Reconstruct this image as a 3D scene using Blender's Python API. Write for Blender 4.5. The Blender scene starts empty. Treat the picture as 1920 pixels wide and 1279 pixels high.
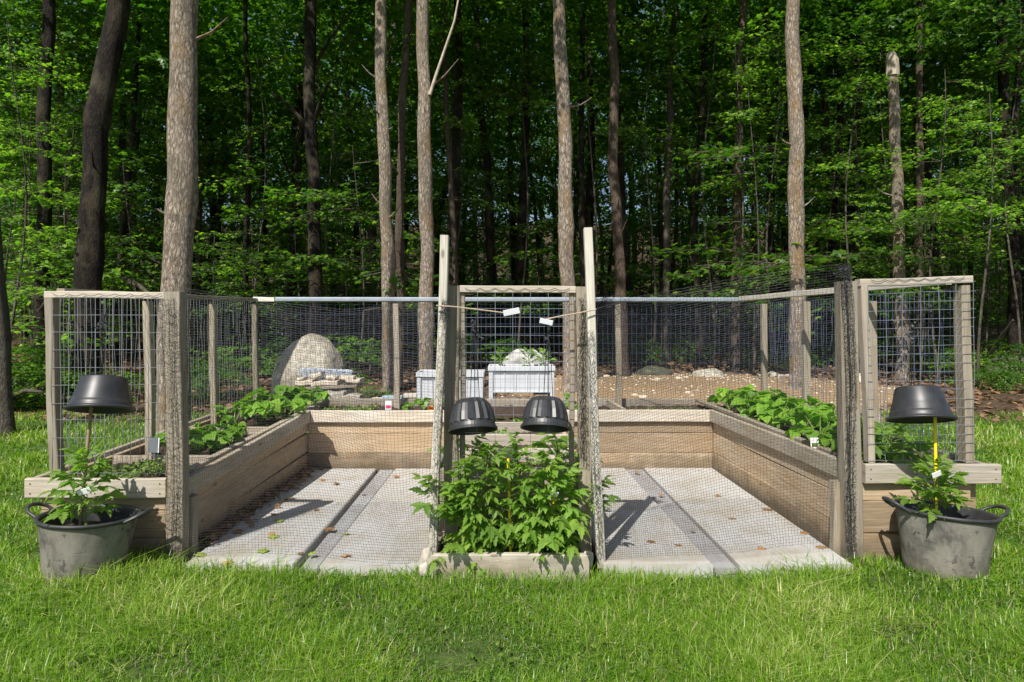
import bpy, math, random
import numpy as np
from mathutils import Vector, Matrix, Euler
R = math.radians
scene = bpy.context.scene
col = scene.collection
rng = np.random.default_rng(7)
random.seed(7)
# ------------------------------------------------------------------ camera, sky, sun
F, H, V0 = 1235.0, 1.42, 593.0          # focal length in photo pixels, eye height, horizon row
cam = bpy.data.cameras.new('camera'); cam_o = bpy.data.objects.new('camera', cam); col.objects.link(cam_o)
cam.sensor_width = 36; cam.lens = F/1920*36; cam.shift_y = -(639.5-V0)/1920
cam_o.location = (0, 0, H); cam_o.rotation_euler = (R(90), 0, 0)
cam.clip_start = .05; cam.clip_end = 2000
scene.camera = cam_o
SUN_EL, SUN_AZ = R(50), R(205)           # azimuth clockwise from +Y
w = bpy.data.worlds.new('World'); scene.world = w; w.use_nodes = True
nt = w.node_tree; nt.nodes.clear()
sky = nt.nodes.new('ShaderNodeTexSky'); sky.sky_type = 'NISHITA'; sky.sun_disc = False
sky.sun_elevation = SUN_EL; sky.sun_rotation = SUN_AZ; sky.air_density = 1.0; sky.dust_density = 1.5
bg = nt.nodes.new('ShaderNodeBackground'); bg.inputs['Strength'].default_value = 0.085
wo = nt.nodes.new('ShaderNodeOutputWorld')
nt.links.new(sky.outputs[0], bg.inputs[0]); nt.links.new(bg.outputs[0], wo.inputs[0])
sl = bpy.data.lights.new('sun', 'SUN'); sl.energy = 5.0; sl.angle = R(.55); sl.color = (1, .955, .88)
so = bpy.data.objects.new('sun', sl); col.objects.link(so)
sd = Vector((math.sin(SUN_AZ)*math.cos(SUN_EL), math.cos(SUN_AZ)*math.cos(SUN_EL), math.sin(SUN_EL)))
so.rotation_euler = sd.to_track_quat('Z', 'Y').to_euler(); so.location = (-6, -12, 16)
scene.view_settings.view_transform = 'Standard'; scene.view_settings.look = 'None'
scene.view_settings.exposure = 0.42; scene.view_settings.gamma = 1
scene.render.resolution_x = 1024; scene.render.resolution_y = 682

def P(px, py, Y):
    return np.array([(px-960)*Y/F, Y, H-(py-V0)*Y/F])
# ------------------------------------------------------------------ mesh helper
class MB:
    def __init__(s): s.V=[]; s.U=[]; s.A=[]; s.F3=[]; s.F4=[]; s.n=0
    def add(s, V, F3=None, F4=None, UV=None, rnd=None):
        V = np.asarray(V, float).reshape(-1,3); k=len(V)
        s.V.append(V)
        s.U.append(np.asarray(UV,float).reshape(-1,2) if UV is not None else np.zeros((k,2)))
        if rnd is None: rnd = random.random()
        s.A.append(np.broadcast_to(np.asarray(rnd,float),(k,)).copy())
        if F3 is not None and len(F3): s.F3.append(np.asarray(F3,int).reshape(-1,3)+s.n)
        if F4 is not None and len(F4): s.F4.append(np.asarray(F4,int).reshape(-1,4)+s.n)
        s.n += k; return s
    def inst(s, T, M, L, rnd=None):
        """T=(verts,F3,F4,uv); M (m,3,3); L (m,3)"""
        v,f3,f4,uv = T; m=len(L); k=len(v)
        V = np.einsum('mij,kj->mki', M, v)+np.asarray(L)[:,None,:]
        off = (np.arange(m)*k)[:,None,None]
        F3 = (f3[None]+off).reshape(-1,3) if len(f3) else None
        F4 = (f4[None]+off).reshape(-1,4) if len(f4) else None
        if rnd is None: rnd = rng.random(m)
        s.add(V.reshape(-1,3),F3,F4,np.tile(uv,(m,1)),np.repeat(rnd,k)); return s
    def merge(s, o, M=None, L=(0,0,0), rnd=None):
        V,f3,f4,uv,a = o.arr()
        if M is not None: V = V@np.asarray(M).T
        s.add(V+np.asarray(L), f3, f4, uv, a if rnd is None else np.clip(a*.6+rnd*.4,0,1)); return s
    def arr(s):
        return (np.concatenate(s.V), np.concatenate(s.F3) if s.F3 else np.zeros((0,3),int),
                np.concatenate(s.F4) if s.F4 else np.zeros((0,4),int), np.concatenate(s.U), np.concatenate(s.A))
    def mesh(s, name, mat, origin=(0,0,0), smooth=False):
        V,f3,f4,uv,a = s.arr(); V = V-np.asarray(origin,float)
        me = bpy.data.meshes.new(name)
        me.vertices.add(len(V)); me.vertices.foreach_set('co', V.ravel())
        li = np.concatenate([f3.ravel(), f4.ravel()])
        me.loops.add(len(li)); me.loops.foreach_set('vertex_index', li)
        st = np.concatenate([np.arange(len(f3))*3, len(f3)*3+np.arange(len(f4))*4])
        me.polygons.add(len(st)); me.polygons.foreach_set('loop_start', st)
        me.polygons.foreach_set('use_smooth', np.full(len(st),bool(smooth)))
        me.update(calc_edges=True)
        ul = me.uv_layers.new(name='UVMap'); ul.data.foreach_set('uv', uv[li].ravel())
        at = me.attributes.new('rnd','FLOAT','POINT'); at.data.foreach_set('value', a)
        me.validate(); me.materials.append(mat); return me
    def build(s, name, mat, parent=None, smooth=False):
        org = tuple(parent['o_']) if parent is not None and 'o_' in parent.keys() else (0,0,0)
        if parent is not None and parent.type=='MESH': org = tuple(wloc(parent))
        elif parent is not None: org = tuple(wloc(parent))
        o = bpy.data.objects.new(name, s.mesh(name, mat, org, smooth)); col.objects.link(o)
        if parent is not None: o.parent = parent
        return o
def wloc(o):
    v = Vector(o.location)
    while o.parent: o=o.parent; v += Vector(o.location)
    return v
def tag(o, label=None, cat=None, group=None, kind=None):
    if label: o['label']=label
    if cat: o['category']=cat
    if group: o['group']=group
    if kind: o['kind']=kind
    return o
def thing(name, loc, label, cat, group=None):
    o = bpy.data.objects.new(name, None); col.objects.link(o); o.location = tuple(loc); o.empty_display_size=.1
    return tag(o,label,cat,group)
def copy_tree(o, parent=None):
    c = o.copy(); col.objects.link(c); c.parent = parent
    for ch in list(o.children): copy_tree(ch, c)
    return c
def place(o, loc, rz=0, s=1.0): o.location=tuple(loc); o.rotation_euler=(0,0,rz); o.scale=(s,s,s)

def nrm(v): v=np.asarray(v,float); return v/(np.linalg.norm(v)+1e-12)
def beam(mb, p0, p1, wd, th, up=(0,0,1), ch=.003, warp=0.0, seg=1, taper=1.0):
    """chamfered timber from p0 to p1; wd across (perp to up), th along up"""
    p0=np.asarray(p0,float); p1=np.asarray(p1,float); d=nrm(p1-p0); L=np.linalg.norm(p1-p0)
    sx=nrm(np.cross(d,up)); u=nrm(np.cross(sx,d)); a,b=wd/2,th/2
    pr=[(-a+ch,-b),(a-ch,-b),(a,-b+ch),(a,b-ch),(a-ch,b),(-a+ch,b),(-a,b-ch),(-a,-b+ch)]
    per=np.cumsum([0]+[math.dist(pr[i],pr[(i+1)%8]) for i in range(8)])
    u0,v0=random.random()*50,random.random()*50; ph=random.random()*6
    V=[];U=[];F=[]
    for i in range(seg+1):
        t=i/seg; c=p0+d*L*t+(u*math.sin(t*3.1+ph)+sx*math.cos(t*4.3+ph))*warp*math.sin(math.pi*t); k=1+(taper-1)*t
        for j in range(9):
            q=pr[j%8]; V.append(c+sx*q[0]*k+u*q[1]*k); U.append((u0+L*t, v0+per[j]))
    for i in range(seg):
        for j in range(8): F.append((i*9+j,i*9+j+1,(i+1)*9+j+1,(i+1)*9+j))
    mb.add(V,None,F,U)
    for e,idx in ((0,0),(1,seg)):
        E=[V[idx*9+j] for j in range(8)]; c=np.mean(E,0)
        UE=[(u0+3+.2*pr[j][0],v0+7+pr[j][1]*.2) for j in range(8)]+[(u0+3,v0+7)]
        Ff=[(j,(j+1)%8,8) if e else ((j+1)%8,j,8) for j in range(8)]
        mb.add(E+[c],Ff,None,UE)
    return mb
def tube(mb, pts, rad, sides=8, uvs=1.0, cap=True, rnd=None, noise=0, seed=0):
    pts=np.asarray(pts,float); n=len(pts); rad=np.broadcast_to(np.asarray(rad,float),(n,))
    t=np.gradient(pts,axis=0); t/= (np.linalg.norm(t,axis=1,keepdims=True)+1e-12)
    ref=np.array([1.,0,0]) if abs(t[0][0])<.8 else np.array([0,0,1.])
    a=np.cross(t,ref); a/= (np.linalg.norm(a,axis=1,keepdims=True)+1e-12); b=np.cross(t,a)
    ln=np.concatenate([[0],np.cumsum(np.linalg.norm(np.diff(pts,axis=0),axis=1))])
    ang=np.linspace(0,2*math.pi,sides+1); u0,v0=random.random()*40,random.random()*40
    rr=rad[:,None]*np.ones(sides+1)
    if noise:
        r_=np.random.default_rng(seed); p1,p2,p3=r_.random(3)*6
        rr=rr*(1+noise*(np.sin(3*ang[None]+p1+ln[:,None]*.7)+.6*np.sin(5*ang[None]-p2+ln[:,None]*1.9)+.8*np.sin(ln[:,None]*2.6+p3+2*ang[None])))
        rr[:,-1]=rr[:,0]
    V=pts[:,None]+rr[...,None]*(np.cos(ang)[None,:,None]*a[:,None]+np.sin(ang)[None,:,None]*b[:,None])
    U=np.stack([np.broadcast_to(v0+ang[None]*rad[:,None].mean()*uvs,(n,sides+1)),np.broadcast_to(u0+ln[:,None]*uvs,(n,sides+1))],-1)
    i=np.arange(n-1)[:,None]; j=np.arange(sides)[None]; s1=sides+1
    Fq=np.stack([i*s1+j,i*s1+j+1,(i+1)*s1+j+1,(i+1)*s1+j],-1).reshape(-1,4)
    if rnd is None: rnd=random.random()
    mb.add(V.reshape(-1,3),None,Fq,U.reshape(-1,2),rnd)
    if cap:
        for k in (0,n-1):
            E=np.vstack([V[k,:sides],pts[k]]); mb.add(E,[(q,(q+1)%sides,sides) for q in range(sides)],None,U.reshape(n,s1,2)[k][list(range(sides))+[0]],rnd)
    return mb
def wires(mb, A, B, r, sides=4):
    A=np.asarray(A,float);B=np.asarray(B,float);m=len(A);d=B-A; d/= (np.linalg.norm(d,axis=1,keepdims=True)+1e-12)
    ref=np.where(np.abs(d[:,2:3])<.8,np.array([[0,0,1.]]),np.array([[1.,0,0]]))
    a=np.cross(d,ref); a/=np.linalg.norm(a,axis=1,keepdims=True); b=np.cross(d,a)
    an=np.arange(sides)/sides*2*math.pi+.785
    o=r*(np.cos(an)[None,:,None]*a[:,None]+np.sin(an)[None,:,None]*b[:,None])
    V=np.concatenate([A[:,None]+o,B[:,None]+o],1)
    f=np.array([(j,(j+1)%sides,sides+(j+1)%sides,sides+j) for j in range(sides)])
    mb.add(V.reshape(-1,3),None,(f[None]+(np.arange(m)*2*sides)[:,None,None]).reshape(-1,4),None,np.repeat(rng.random(m),2*sides))
    return mb
def grid_strands(mb, G, r, rows=True, cols=True):
    """G (n,m,3) lattice; strands along both directions"""
    n,m,_=G.shape
    if rows: wires(mb,G[:,:-1].reshape(-1,3),G[:,1:].reshape(-1,3),r,3)
    if cols: wires(mb,G[:-1].reshape(-1,3),G[1:].reshape(-1,3),r,3)
def lathe(mb, prof, n=40, c=(0,0,0), M=None, flute=0, fl_n=16, fl_z=None):
    prof=np.asarray(prof,float); k=len(prof); ang=np.linspace(0,2*math.pi,n+1)
    rr=np.repeat(prof[:,0:1],n+1,1)
    if flute:
        wgt=np.array([1.0 if fl_z[0]<z<fl_z[1] else 0 for z in prof[:,1]])[:,None]
        rr=rr*(1-flute*wgt*((np.arange(n+1)%3)/2)[None])
    V=np.stack([rr*np.cos(ang),rr*np.sin(ang),np.repeat(prof[:,1:2],n+1,1)],-1).reshape(-1,3)
    if M is not None: V=V@np.asarray(M).T
    V=V+np.asarray(c); i=np.arange(k-1)[:,None]; j=np.arange(n)[None]; s1=n+1
    Fq=np.stack([i*s1+j,i*s1+j+1,(i+1)*s1+j+1,(i+1)*s1+j],-1).reshape(-1,4)
    U=np.stack(np.broadcast_arrays(ang[None]*.2,np.arange(k)[:,None]*.05),-1).reshape(-1,2)
    mb.add(V,None,Fq,U); return mb
def rotz(a): c,s=np.cos(a),np.sin(a); return np.array([[c,-s,0],[s,c,0],[0,0,1.]])
def rotx(a): c,s=np.cos(a),np.sin(a); return np.array([[1.,0,0],[0,c,-s],[0,s,c]])
def roty(a): c,s=np.cos(a),np.sin(a); return np.array([[c,0,s],[0,1.,0],[-s,0,c]])
def mats(az, pitch, roll, sc):
    """stack of matrices: local +Y is the leaf axis, +Z its normal"""
    m=len(az); out=np.zeros((m,3,3))
    ca,sa=np.cos(az),np.sin(az); cp,sp=np.cos(pitch),np.sin(pitch); cr,sr=np.cos(roll),np.sin(roll)
    Z=np.zeros(m); O=np.ones(m)
    Rz=np.stack([ca,-sa,Z,sa,ca,Z,Z,Z,O],-1).reshape(m,3,3)
    Rx=np.stack([O,Z,Z,Z,cp,-sp,Z,sp,cp],-1).reshape(m,3,3)
    Ry=np.stack([cr,Z,sr,Z,O,Z,-sr,Z,cr],-1).reshape(m,3,3)
    return (Rz@Rx@Ry)*np.broadcast_to(np.asarray(sc,float),(m,))[:,None,None]
# ------------------------------------------------------------------ materials
def mat(name):
    m=bpy.data.materials.new(name); m.use_nodes=True; n=m.node_tree; n.nodes.clear()
    out=n.nodes.new('ShaderNodeOutputMaterial'); b=n.nodes.new('ShaderNodeBsdfPrincipled')
    n.links.new(b.outputs[0],out.inputs[0]); return m,n,b,out
def N(n,t,**k):
    x=n.nodes.new(t)
    for a,v in k.items():
        if a.startswith('i_'):
            key=a[2:]; key=int(key) if key.isdigit() else key.replace('_',' ')
            x.inputs[key].default_value=v
        else: setattr(x,a,v)
    return x
def noise(n,vec,scale,detail=4,rough=.55,dist=0):
    x=N(n,'ShaderNodeTexNoise',i_Scale=scale,i_Detail=detail,i_Roughness=rough,i_Distortion=dist)
    if vec is not None: n.links.new(vec,x.inputs['Vector'])
    return x.outputs['Fac']
def mapr(n,vec,sc=(1,1,1),loc=(0,0,0)):
    x=N(n,'ShaderNodeMapping'); x.inputs['Scale'].default_value=sc; x.inputs['Location'].default_value=loc
    n.links.new(vec,x.inputs['Vector']); return x.outputs[0]
def ramp(n,fac,stops):
    x=N(n,'ShaderNodeValToRGB'); e=x.color_ramp.elements
    e[0].position=stops[0][0]; e[0].color=(*stops[0][1],1)
    e[1].position=stops[-1][0]; e[1].color=(*stops[-1][1],1)
    for p,c in stops[1:-1]:
        q=e.new(p); q.color=(*c,1)
    n.links.new(fac,x.inputs[0]); return x.outputs[0]
def mix(n,fac,a,b,mode='MIX'):
    x=N(n,'ShaderNodeMix',data_type='RGBA',blend_type=mode)
    if isinstance(fac,(int,float)): x.inputs[0].default_value=fac
    else: n.links.new(fac,x.inputs[0])
    for i,v in ((6,a),(7,b)):
        if isinstance(v,tuple): x.inputs[i].default_value=(*v,1)
        else: n.links.new(v,x.inputs[i])
    return x.outputs[2]
def bump(n,b,h,strength=.4,dist=.01):
    x=N(n,'ShaderNodeBump',i_Strength=strength,i_Distance=dist); n.links.new(h,x.inputs['Height']); n.links.new(x.outputs[0],b.inputs['Normal'])
def sc(c,k): return tuple(min(1,v*k) for v in c)
def gray(v): return (v,v,v)
def wood(name, base, dark=.45, warm=(.36,.2,.1), wamt=.35, rough=.8, fade=(.42,.4,.37)):
    m,n,b,_=mat(name)
    uv=N(n,'ShaderNodeUVMap').outputs[0]; at=N(n,'ShaderNodeAttribute',attribute_name='rnd').outputs['Fac']
    g1=noise(n,mapr(n,uv,(1.6,38,1)),2.0,6,.6,.9)
    g2=noise(n,mapr(n,uv,(3,140,1)),2.5,4,.7,.3)
    pt=noise(n,mapr(n,uv,(1.2,4,1)),1.6,4,.6)
    c=ramp(n,g1,[(.3,sc(base,dark)),(.48,sc(base,.85)),(.7,sc(base,1.2))])
    c=mix(n,ramp(n,pt,[(.45,gray(0)),(.7,gray(wamt))]),c,warm)
    c=mix(n,ramp(n,noise(n,mapr(n,uv,(.8,3,1),(9,3,0)),2.2,5,.6),[(.5,gray(0)),(.66,gray(.5))]),c,fade)
    c=mix(n,ramp(n,g2,[(.33,gray(.4)),(.46,gray(0))]),c,sc(base,.35))
    kn=N(n,'ShaderNodeTexVoronoi',i_Scale=2.2,feature='F1'); n.links.new(mapr(n,uv,(1.0,2.6,1)),kn.inputs['Vector'])
    c=mix(n,ramp(n,kn.outputs['Distance'],[(.0,gray(.8)),(.045,gray(.7)),(.07,gray(0))]),c,sc(warm,.35))
    ps=N(n,'ShaderNodeNewGeometry').outputs['Position']; sz=N(n,'ShaderNodeSeparateXYZ'); n.links.new(ps,sz.inputs[0])
    ad0=N(n,'ShaderNodeMath',operation='MULTIPLY_ADD'); n.links.new(noise(n,ps,7,5,.65),ad0.inputs[0]); ad0.inputs[1].default_value=-.34; n.links.new(sz.outputs[2],ad0.inputs[2])
    st_=N(n,'ShaderNodeMapRange',i_1=-.17,i_2=-.02,i_3=.7,i_4=0.0); n.links.new(ad0.outputs[0],st_.inputs[0])
    c=mix(n,st_.outputs[0],c,(.11,.09,.06))
    hv=N(n,'ShaderNodeHueSaturation'); n.links.new(c,hv.inputs['Color'])
    mr=N(n,'ShaderNodeMapRange',i_3=.72,i_4=1.25); n.links.new(at,mr.inputs[0]); n.links.new(mr.outputs[0],hv.inputs['Value'])
    n.links.new(hv.outputs[0],b.inputs['Base Color']); b.inputs['Roughness'].default_value=rough
    b.inputs['Specular IOR Level'].default_value=.25
    ad=N(n,'ShaderNodeMath',operation='ADD'); n.links.new(g1,ad.inputs[0]); n.links.new(g2,ad.inputs[1])
    bump(n,b,ad.outputs[0],.5,.003); return m
def plain(name, c, rough=.5, metal=0, var=.25, scale=30, spec=.5, bmp=.1):
    m,n,b,_=mat(name); tc=N(n,'ShaderNodeTexCoord').outputs['Object']
    f=noise(n,tc,scale,5,.6)
    n.links.new(ramp(n,f,[(.3,sc(c,1-var)),(.7,sc(c,1+var))]),b.inputs['Base Color'])
    b.inputs['Roughness'].default_value=rough; b.inputs['Metallic'].default_value=metal; b.inputs['Specular IOR Level'].default_value=spec
    if bmp: bump(n,b,f,bmp,.004)
    return m
def leafmat(name, c1, c2, trans=.35, rough=.45, c3=None, spec=.35):
    m,n,b,out=mat(name)
    at=N(n,'ShaderNodeAttribute',attribute_name='rnd').outputs['Fac']
    oi=N(n,'ShaderNodeObjectInfo').outputs['Random']
    st=[(0,c1),(.8,c2)]+([(1,c3)] if c3 else [])
    c=ramp(n,at,st)
    hv=N(n,'ShaderNodeHueSaturation'); n.links.new(c,hv.inputs['Color'])
    mr=N(n,'ShaderNodeMapRange',i_3=.8,i_4=1.2); n.links.new(oi,mr.inputs[0]); n.links.new(mr.outputs[0],hv.inputs['Value'])
    n.links.new(hv.outputs[0],b.inputs['Base Color']); b.inputs['Roughness'].default_value=rough; b.inputs['Specular IOR Level'].default_value=spec
    tr=N(n,'ShaderNodeBsdfTranslucent'); tc=mix(n,1.0,hv.outputs[0],(1.0,1.25,.35),'MULTIPLY'); 
    sc2=mix(n,1.0,tc,(1.6,1.6,1.6),'MULTIPLY'); n.links.new(sc2,tr.inputs[0])
    mx=N(n,'ShaderNodeMixShader'); mx.inputs[0].default_value=trans
    n.links.new(b.outputs[0],mx.inputs[1]); n.links.new(tr.outputs[0],mx.inputs[2]); n.links.new(mx.outputs[0],out.inputs[0])
    return m
def mixuv(n,uv):
    nn_=N(n,'ShaderNodeTexNoise',i_Scale=9.0,i_Detail=3); n.links.new(uv,nn_.inputs['Vector'])
    x=N(n,'ShaderNodeVectorMath',operation='MULTIPLY_ADD'); n.links.new(nn_.outputs['Color'],x.inputs[0]); x.inputs[1].default_value=(.05,.05,0); n.links.new(uv,x.inputs[2]); return x.outputs[0]
def bark(name, base, crack, lichen=None, scale=1.0):
    m,n,b,_=mat(name); uv=N(n,'ShaderNodeUVMap').outputs[0]
    f1=noise(n,mapr(n,uv,(26*scale,5*scale,1)),2.2,6,.65,.6)
    f2=noise(n,mapr(n,uv,(5,2.0,1)),2.0,4,.6)
    f3=noise(n,mapr(n,uv,(3,1.1,1),(5,7,0)),1.5,5,.6)
    vo=N(n,'ShaderNodeTexVoronoi',feature='DISTANCE_TO_EDGE',i_Scale=1.0,i_Randomness=1.0); n.links.new(mapr(n,mixuv(n,uv),(34*scale,8*scale,1)),vo.inputs['Vector'])
    c=ramp(n,f1,[(.34,crack),(.46,sc(base,.72)),(.62,sc(base,1.25))])
    c=mix(n,ramp(n,vo.outputs['Distance'],[(.0,gray(.75)),(.09,gray(.45)),(.2,gray(0))]),c,crack)
    f4=noise(n,mapr(n,uv,(1.2,.5,1),(2,9,0)),2.5,5,.6)
    c=mix(n,ramp(n,f4,[(.5,gray(0)),(.62,gray(.5))]),c,(.12,.105,.07))  # broad darker blotches paint random shadows onto the trunk
    c=mix(n,ramp(n,f2,[(.45,gray(0)),(.65,gray(.55))]),c,sc(base,.55))
    if lichen: c=mix(n,ramp(n,f3,[(.52,gray(0)),(.66,gray(.65))]),c,lichen)
    n.links.new(c,b.inputs['Base Color']); b.inputs['Roughness'].default_value=.9; b.inputs['Specular IOR Level'].default_value=.15
    bump(n,b,f1,1.0,.035); return m
M={}
M['wood']=wood('weathered_timber',(.33,.285,.22),.6,(.27,.18,.09),.35,fade=(.39,.36,.31))
M['cap']=wood('cap_timber',(.52,.46,.375),.68,(.42,.31,.19),.28,fade=(.52,.50,.46))
M['plank']=wood('plank_timber',(.43,.325,.215),.6,(.38,.24,.11),.45,fade=(.45,.38,.29))
M['whitewood']=wood('whitened_timber',(.62,.58,.5),.75,(.5,.44,.33),.3,fade=(.66,.63,.58))
M['wire']=plain('galvanised_wire',(.34,.36,.40),.4,.55,.2,20,bmp=0)
M['wireblue']=plain('blue_fringed_wire',(.16,.20,.36),.3,.5,.2,20,bmp=0)  # blue tint imitates colour fringes of the lens on galvanised wire
M['pipe']=plain('galvanised_pipe',(.36,.40,.45),.45,.5,.15,9)
M['net']=plain('black_netting_plastic',(.018,.018,.02),.42,0,.2,40,bmp=0)
M['pot']=plain('black_pot_plastic',(.026,.027,.029),.42,0,.4,14,.5,.08)
M['soil']=None
def soilm():
    m,n,b,_=mat('garden_soil'); tc=N(n,'ShaderNodeTexCoord').outputs['Object']
    f=noise(n,tc,28,8,.75); f2=noise(n,tc,6,4,.6)
    c=ramp(n,f,[(.35,(.018,.011,.008)),(.55,(.06,.037,.025)),(.72,(.14,.09,.06))])
    c=mix(n,ramp(n,f2,[(.4,gray(0)),(.65,gray(.5))]),c,(.09,.05,.035))
    n.links.new(c,b.inputs['Base Color']); b.inputs['Roughness'].default_value=.95; bump(n,b,f,1,.02); return m
M['soil']=soilm()
def bucketm():
    m,n,b,_=mat('dusty_rubber'); tc=N(n,'ShaderNodeTexCoord').outputs['Object']
    f=noise(n,tc,4.2,7,.62,.8); g=noise(n,mapr(n,tc,(1,1,.5)),26,5,.7)
    f3=noise(n,mapr(n,tc,(1,1,1),(3,2,1)),7,6,.75,1.5)
    c=ramp(n,f,[(.36,(.07,.068,.06)),(.48,(.165,.155,.13)),(.68,(.25,.235,.20))])
    c=mix(n,ramp(n,f3,[(.57,gray(0)),(.61,gray(.8))]),c,(.035,.035,.035))
    sxx=N(n,'ShaderNodeSeparateXYZ'); n.links.new(tc,sxx.inputs[0]); bs=N(n,'ShaderNodeMapRange',i_1=.0,i_2=.16,i_3=.8,i_4=0); n.links.new(sxx.outputs[2],bs.inputs[0])
    ml=N(n,'ShaderNodeMath',operation='MULTIPLY'); n.links.new(bs.outputs[0],ml.inputs[0]); n.links.new(noise(n,tc,9,5,.7),ml.inputs[1]); c=mix(n,ml.outputs[0],c,(.12,.08,.045))
    scr=noise(n,mapr(n,tc,(2,2,22),(1,5,2)),3,4,.6,2.0); c=mix(n,ramp(n,scr,[(.62,gray(0)),(.66,gray(.6))]),c,(.05,.05,.05))
    c=mix(n,ramp(n,g,[(.5,gray(0)),(.7,gray(.35))]),c,(.3,.28,.24))
    n.links.new(c,b.inputs['Base Color']); b.inputs['Roughness'].default_value=.75; bump(n,b,g,.25,.004); return m
M['bucket']=bucketm()
M['rubber']=plain('black_rubber',(.03,.03,.033),.5,0,.4,18)
M['tomato']=leafmat('tomato_leaf',(.09,.20,.03),(.23,.35,.055),.42,.5,(.42,.46,.11))
M['bean']=leafmat('bean_leaf',(.10,.22,.02),(.19,.35,.035),.35,.42,(.28,.42,.06))
M['weed']=leafmat('seedling_leaf',(.09,.16,.03),(.17,.25,.05),.3,.5)
M['stem']=plain('green_stem',(.14,.2,.05),.5)
M['grass']=leafmat('grass_blade',(.04,.125,.006),(.215,.345,.026),.34,.38,(.48,.46,.2),.5)
M['drygrass']=leafmat('dry_grass_blade',(.30,.27,.15),(.42,.38,.24),.25,.6)
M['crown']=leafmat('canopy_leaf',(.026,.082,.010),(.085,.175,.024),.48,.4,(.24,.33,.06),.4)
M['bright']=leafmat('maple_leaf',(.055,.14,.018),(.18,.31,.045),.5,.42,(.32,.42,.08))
M['bark']=bark('pale_bark',(.44,.365,.29),(.08,.062,.05),(.24,.15,.06))
M['bark2']=bark('brown_bark',(.13,.095,.07),(.04,.03,.025),(.16,.12,.09))
M['shadebark']=bark('shade_dark_bark',(.032,.026,.022),(.008,.007,.006),(.07,.055,.035))  # dark bark, base colour lowered further to stand in for shade on the trunks
M['thinbark']=bark('grey_bark',(.15,.13,.105),(.05,.04,.035),(.2,.19,.15),1.5)
M['snag']=plain('bare_snag_wood',(.42,.36,.28),.85,0,.3,12,.2)
M['yellow']=plain('yellow_stake_plastic',(.75,.6,.01),.4,0,.08,10)
M['rope']=plain('tan_rope',(.42,.33,.24),.9,0,.3,90,bmp=.4)
M['white']=plain('white_plastic',(.56,.57,.60),.45,0,.06,6,bmp=.03)
M['card']=plain('white_card',(.78,.78,.78),.6,0,.04,5,bmp=0)
M['stone']=plain('flat_stone',(.38,.34,.29),.9,0,.35,14,.2,.6)
M['palestone']=plain('pale_stone',(.55,.48,.38),.9,0,.25,16,.2,.5)
M['darkstone']=plain('mossy_stone',(.085,.085,.055),.95,0,.5,7,.2,.8)
def boulderm():
    m,n,b,_=mat('lichen_boulder'); tc=N(n,'ShaderNodeTexCoord').outputs['Object']
    f=noise(n,tc,2.2,8,.65,.6); g=noise(n,tc,16,6,.7)
    c=ramp(n,f,[(.34,(.16,.14,.11)),(.46,(.34,.30,.23)),(.58,(.52,.48,.39))])
    c=mix(n,ramp(n,g,[(.42,gray(.5)),(.58,gray(0))]),c,(.12,.10,.08))
    n.links.new(c,b.inputs['Base Color']); b.inputs['Roughness'].default_value=.95; bump(n,b,g,.8,.03); return m
M['boulder']=boulderm()
def slabm(name,base,warm=(.42,.37,.31)):
    m,n,b,_=mat(name); tc=N(n,'ShaderNodeUVMap').outputs[0]
    g=noise(n,mapr(n,tc,(1.2,26,1)),2,6,.6,.8); f=noise(n,mapr(n,tc,(1,1,1)),3.0,5,.6); s=noise(n,mapr(n,tc,(1,1,1),(4,4,0)),17,7,.8,.6)
    c=ramp(n,g,[(.3,sc(base,.86)),(.6,sc(base,1.06))])
    c=mix(n,ramp(n,f,[(.42,gray(0)),(.68,gray(.75))]),c,warm)
    c=mix(n,ramp(n,s,[(.56,gray(0)),(.68,gray(.6))]),c,(.2,.165,.12))
    n.links.new(c,b.inputs['Base Color']); b.inputs['Roughness'].default_value=.85; b.inputs['Specular IOR Level'].default_value=.2; bump(n,b,g,.25,.003); return m
M['slab']=slabm('pale_slab',(.45,.445,.43),(.36,.31,.24)); M['strip']=slabm('grey_strip',(.33,.33,.335),(.25,.22,.2))
M['litter']=leafmat('dry_leaf',(.12,.065,.035),(.27,.16,.09),.1,.8)
M['fleaf']=leafmat('fallen_leaf_brown',(.30,.15,.06),(.42,.25,.12),.15,.7)
M['gleaf']=leafmat('fallen_leaf_green',(.28,.36,.06),(.35,.42,.1),.2,.6)
M['sack']=plain('white_sack',(.34,.33,.31),.8,0,.55,8,.3,1.0)
M['blue']=plain('blue_plastic',(.05,.22,.42),.4); M['pink']=plain('pink_foil',(.6,.05,.16),.4,0,.5,60); M['orange']=plain('orange_petals',(.85,.3,.01),.6,0,.3,80)
M['bluew']=plain('grey_blue_board',(.35,.45,.55),.6)
M['bamboo']=plain('brown_cane',(.26,.19,.11),.6,0,.3,40)
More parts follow.
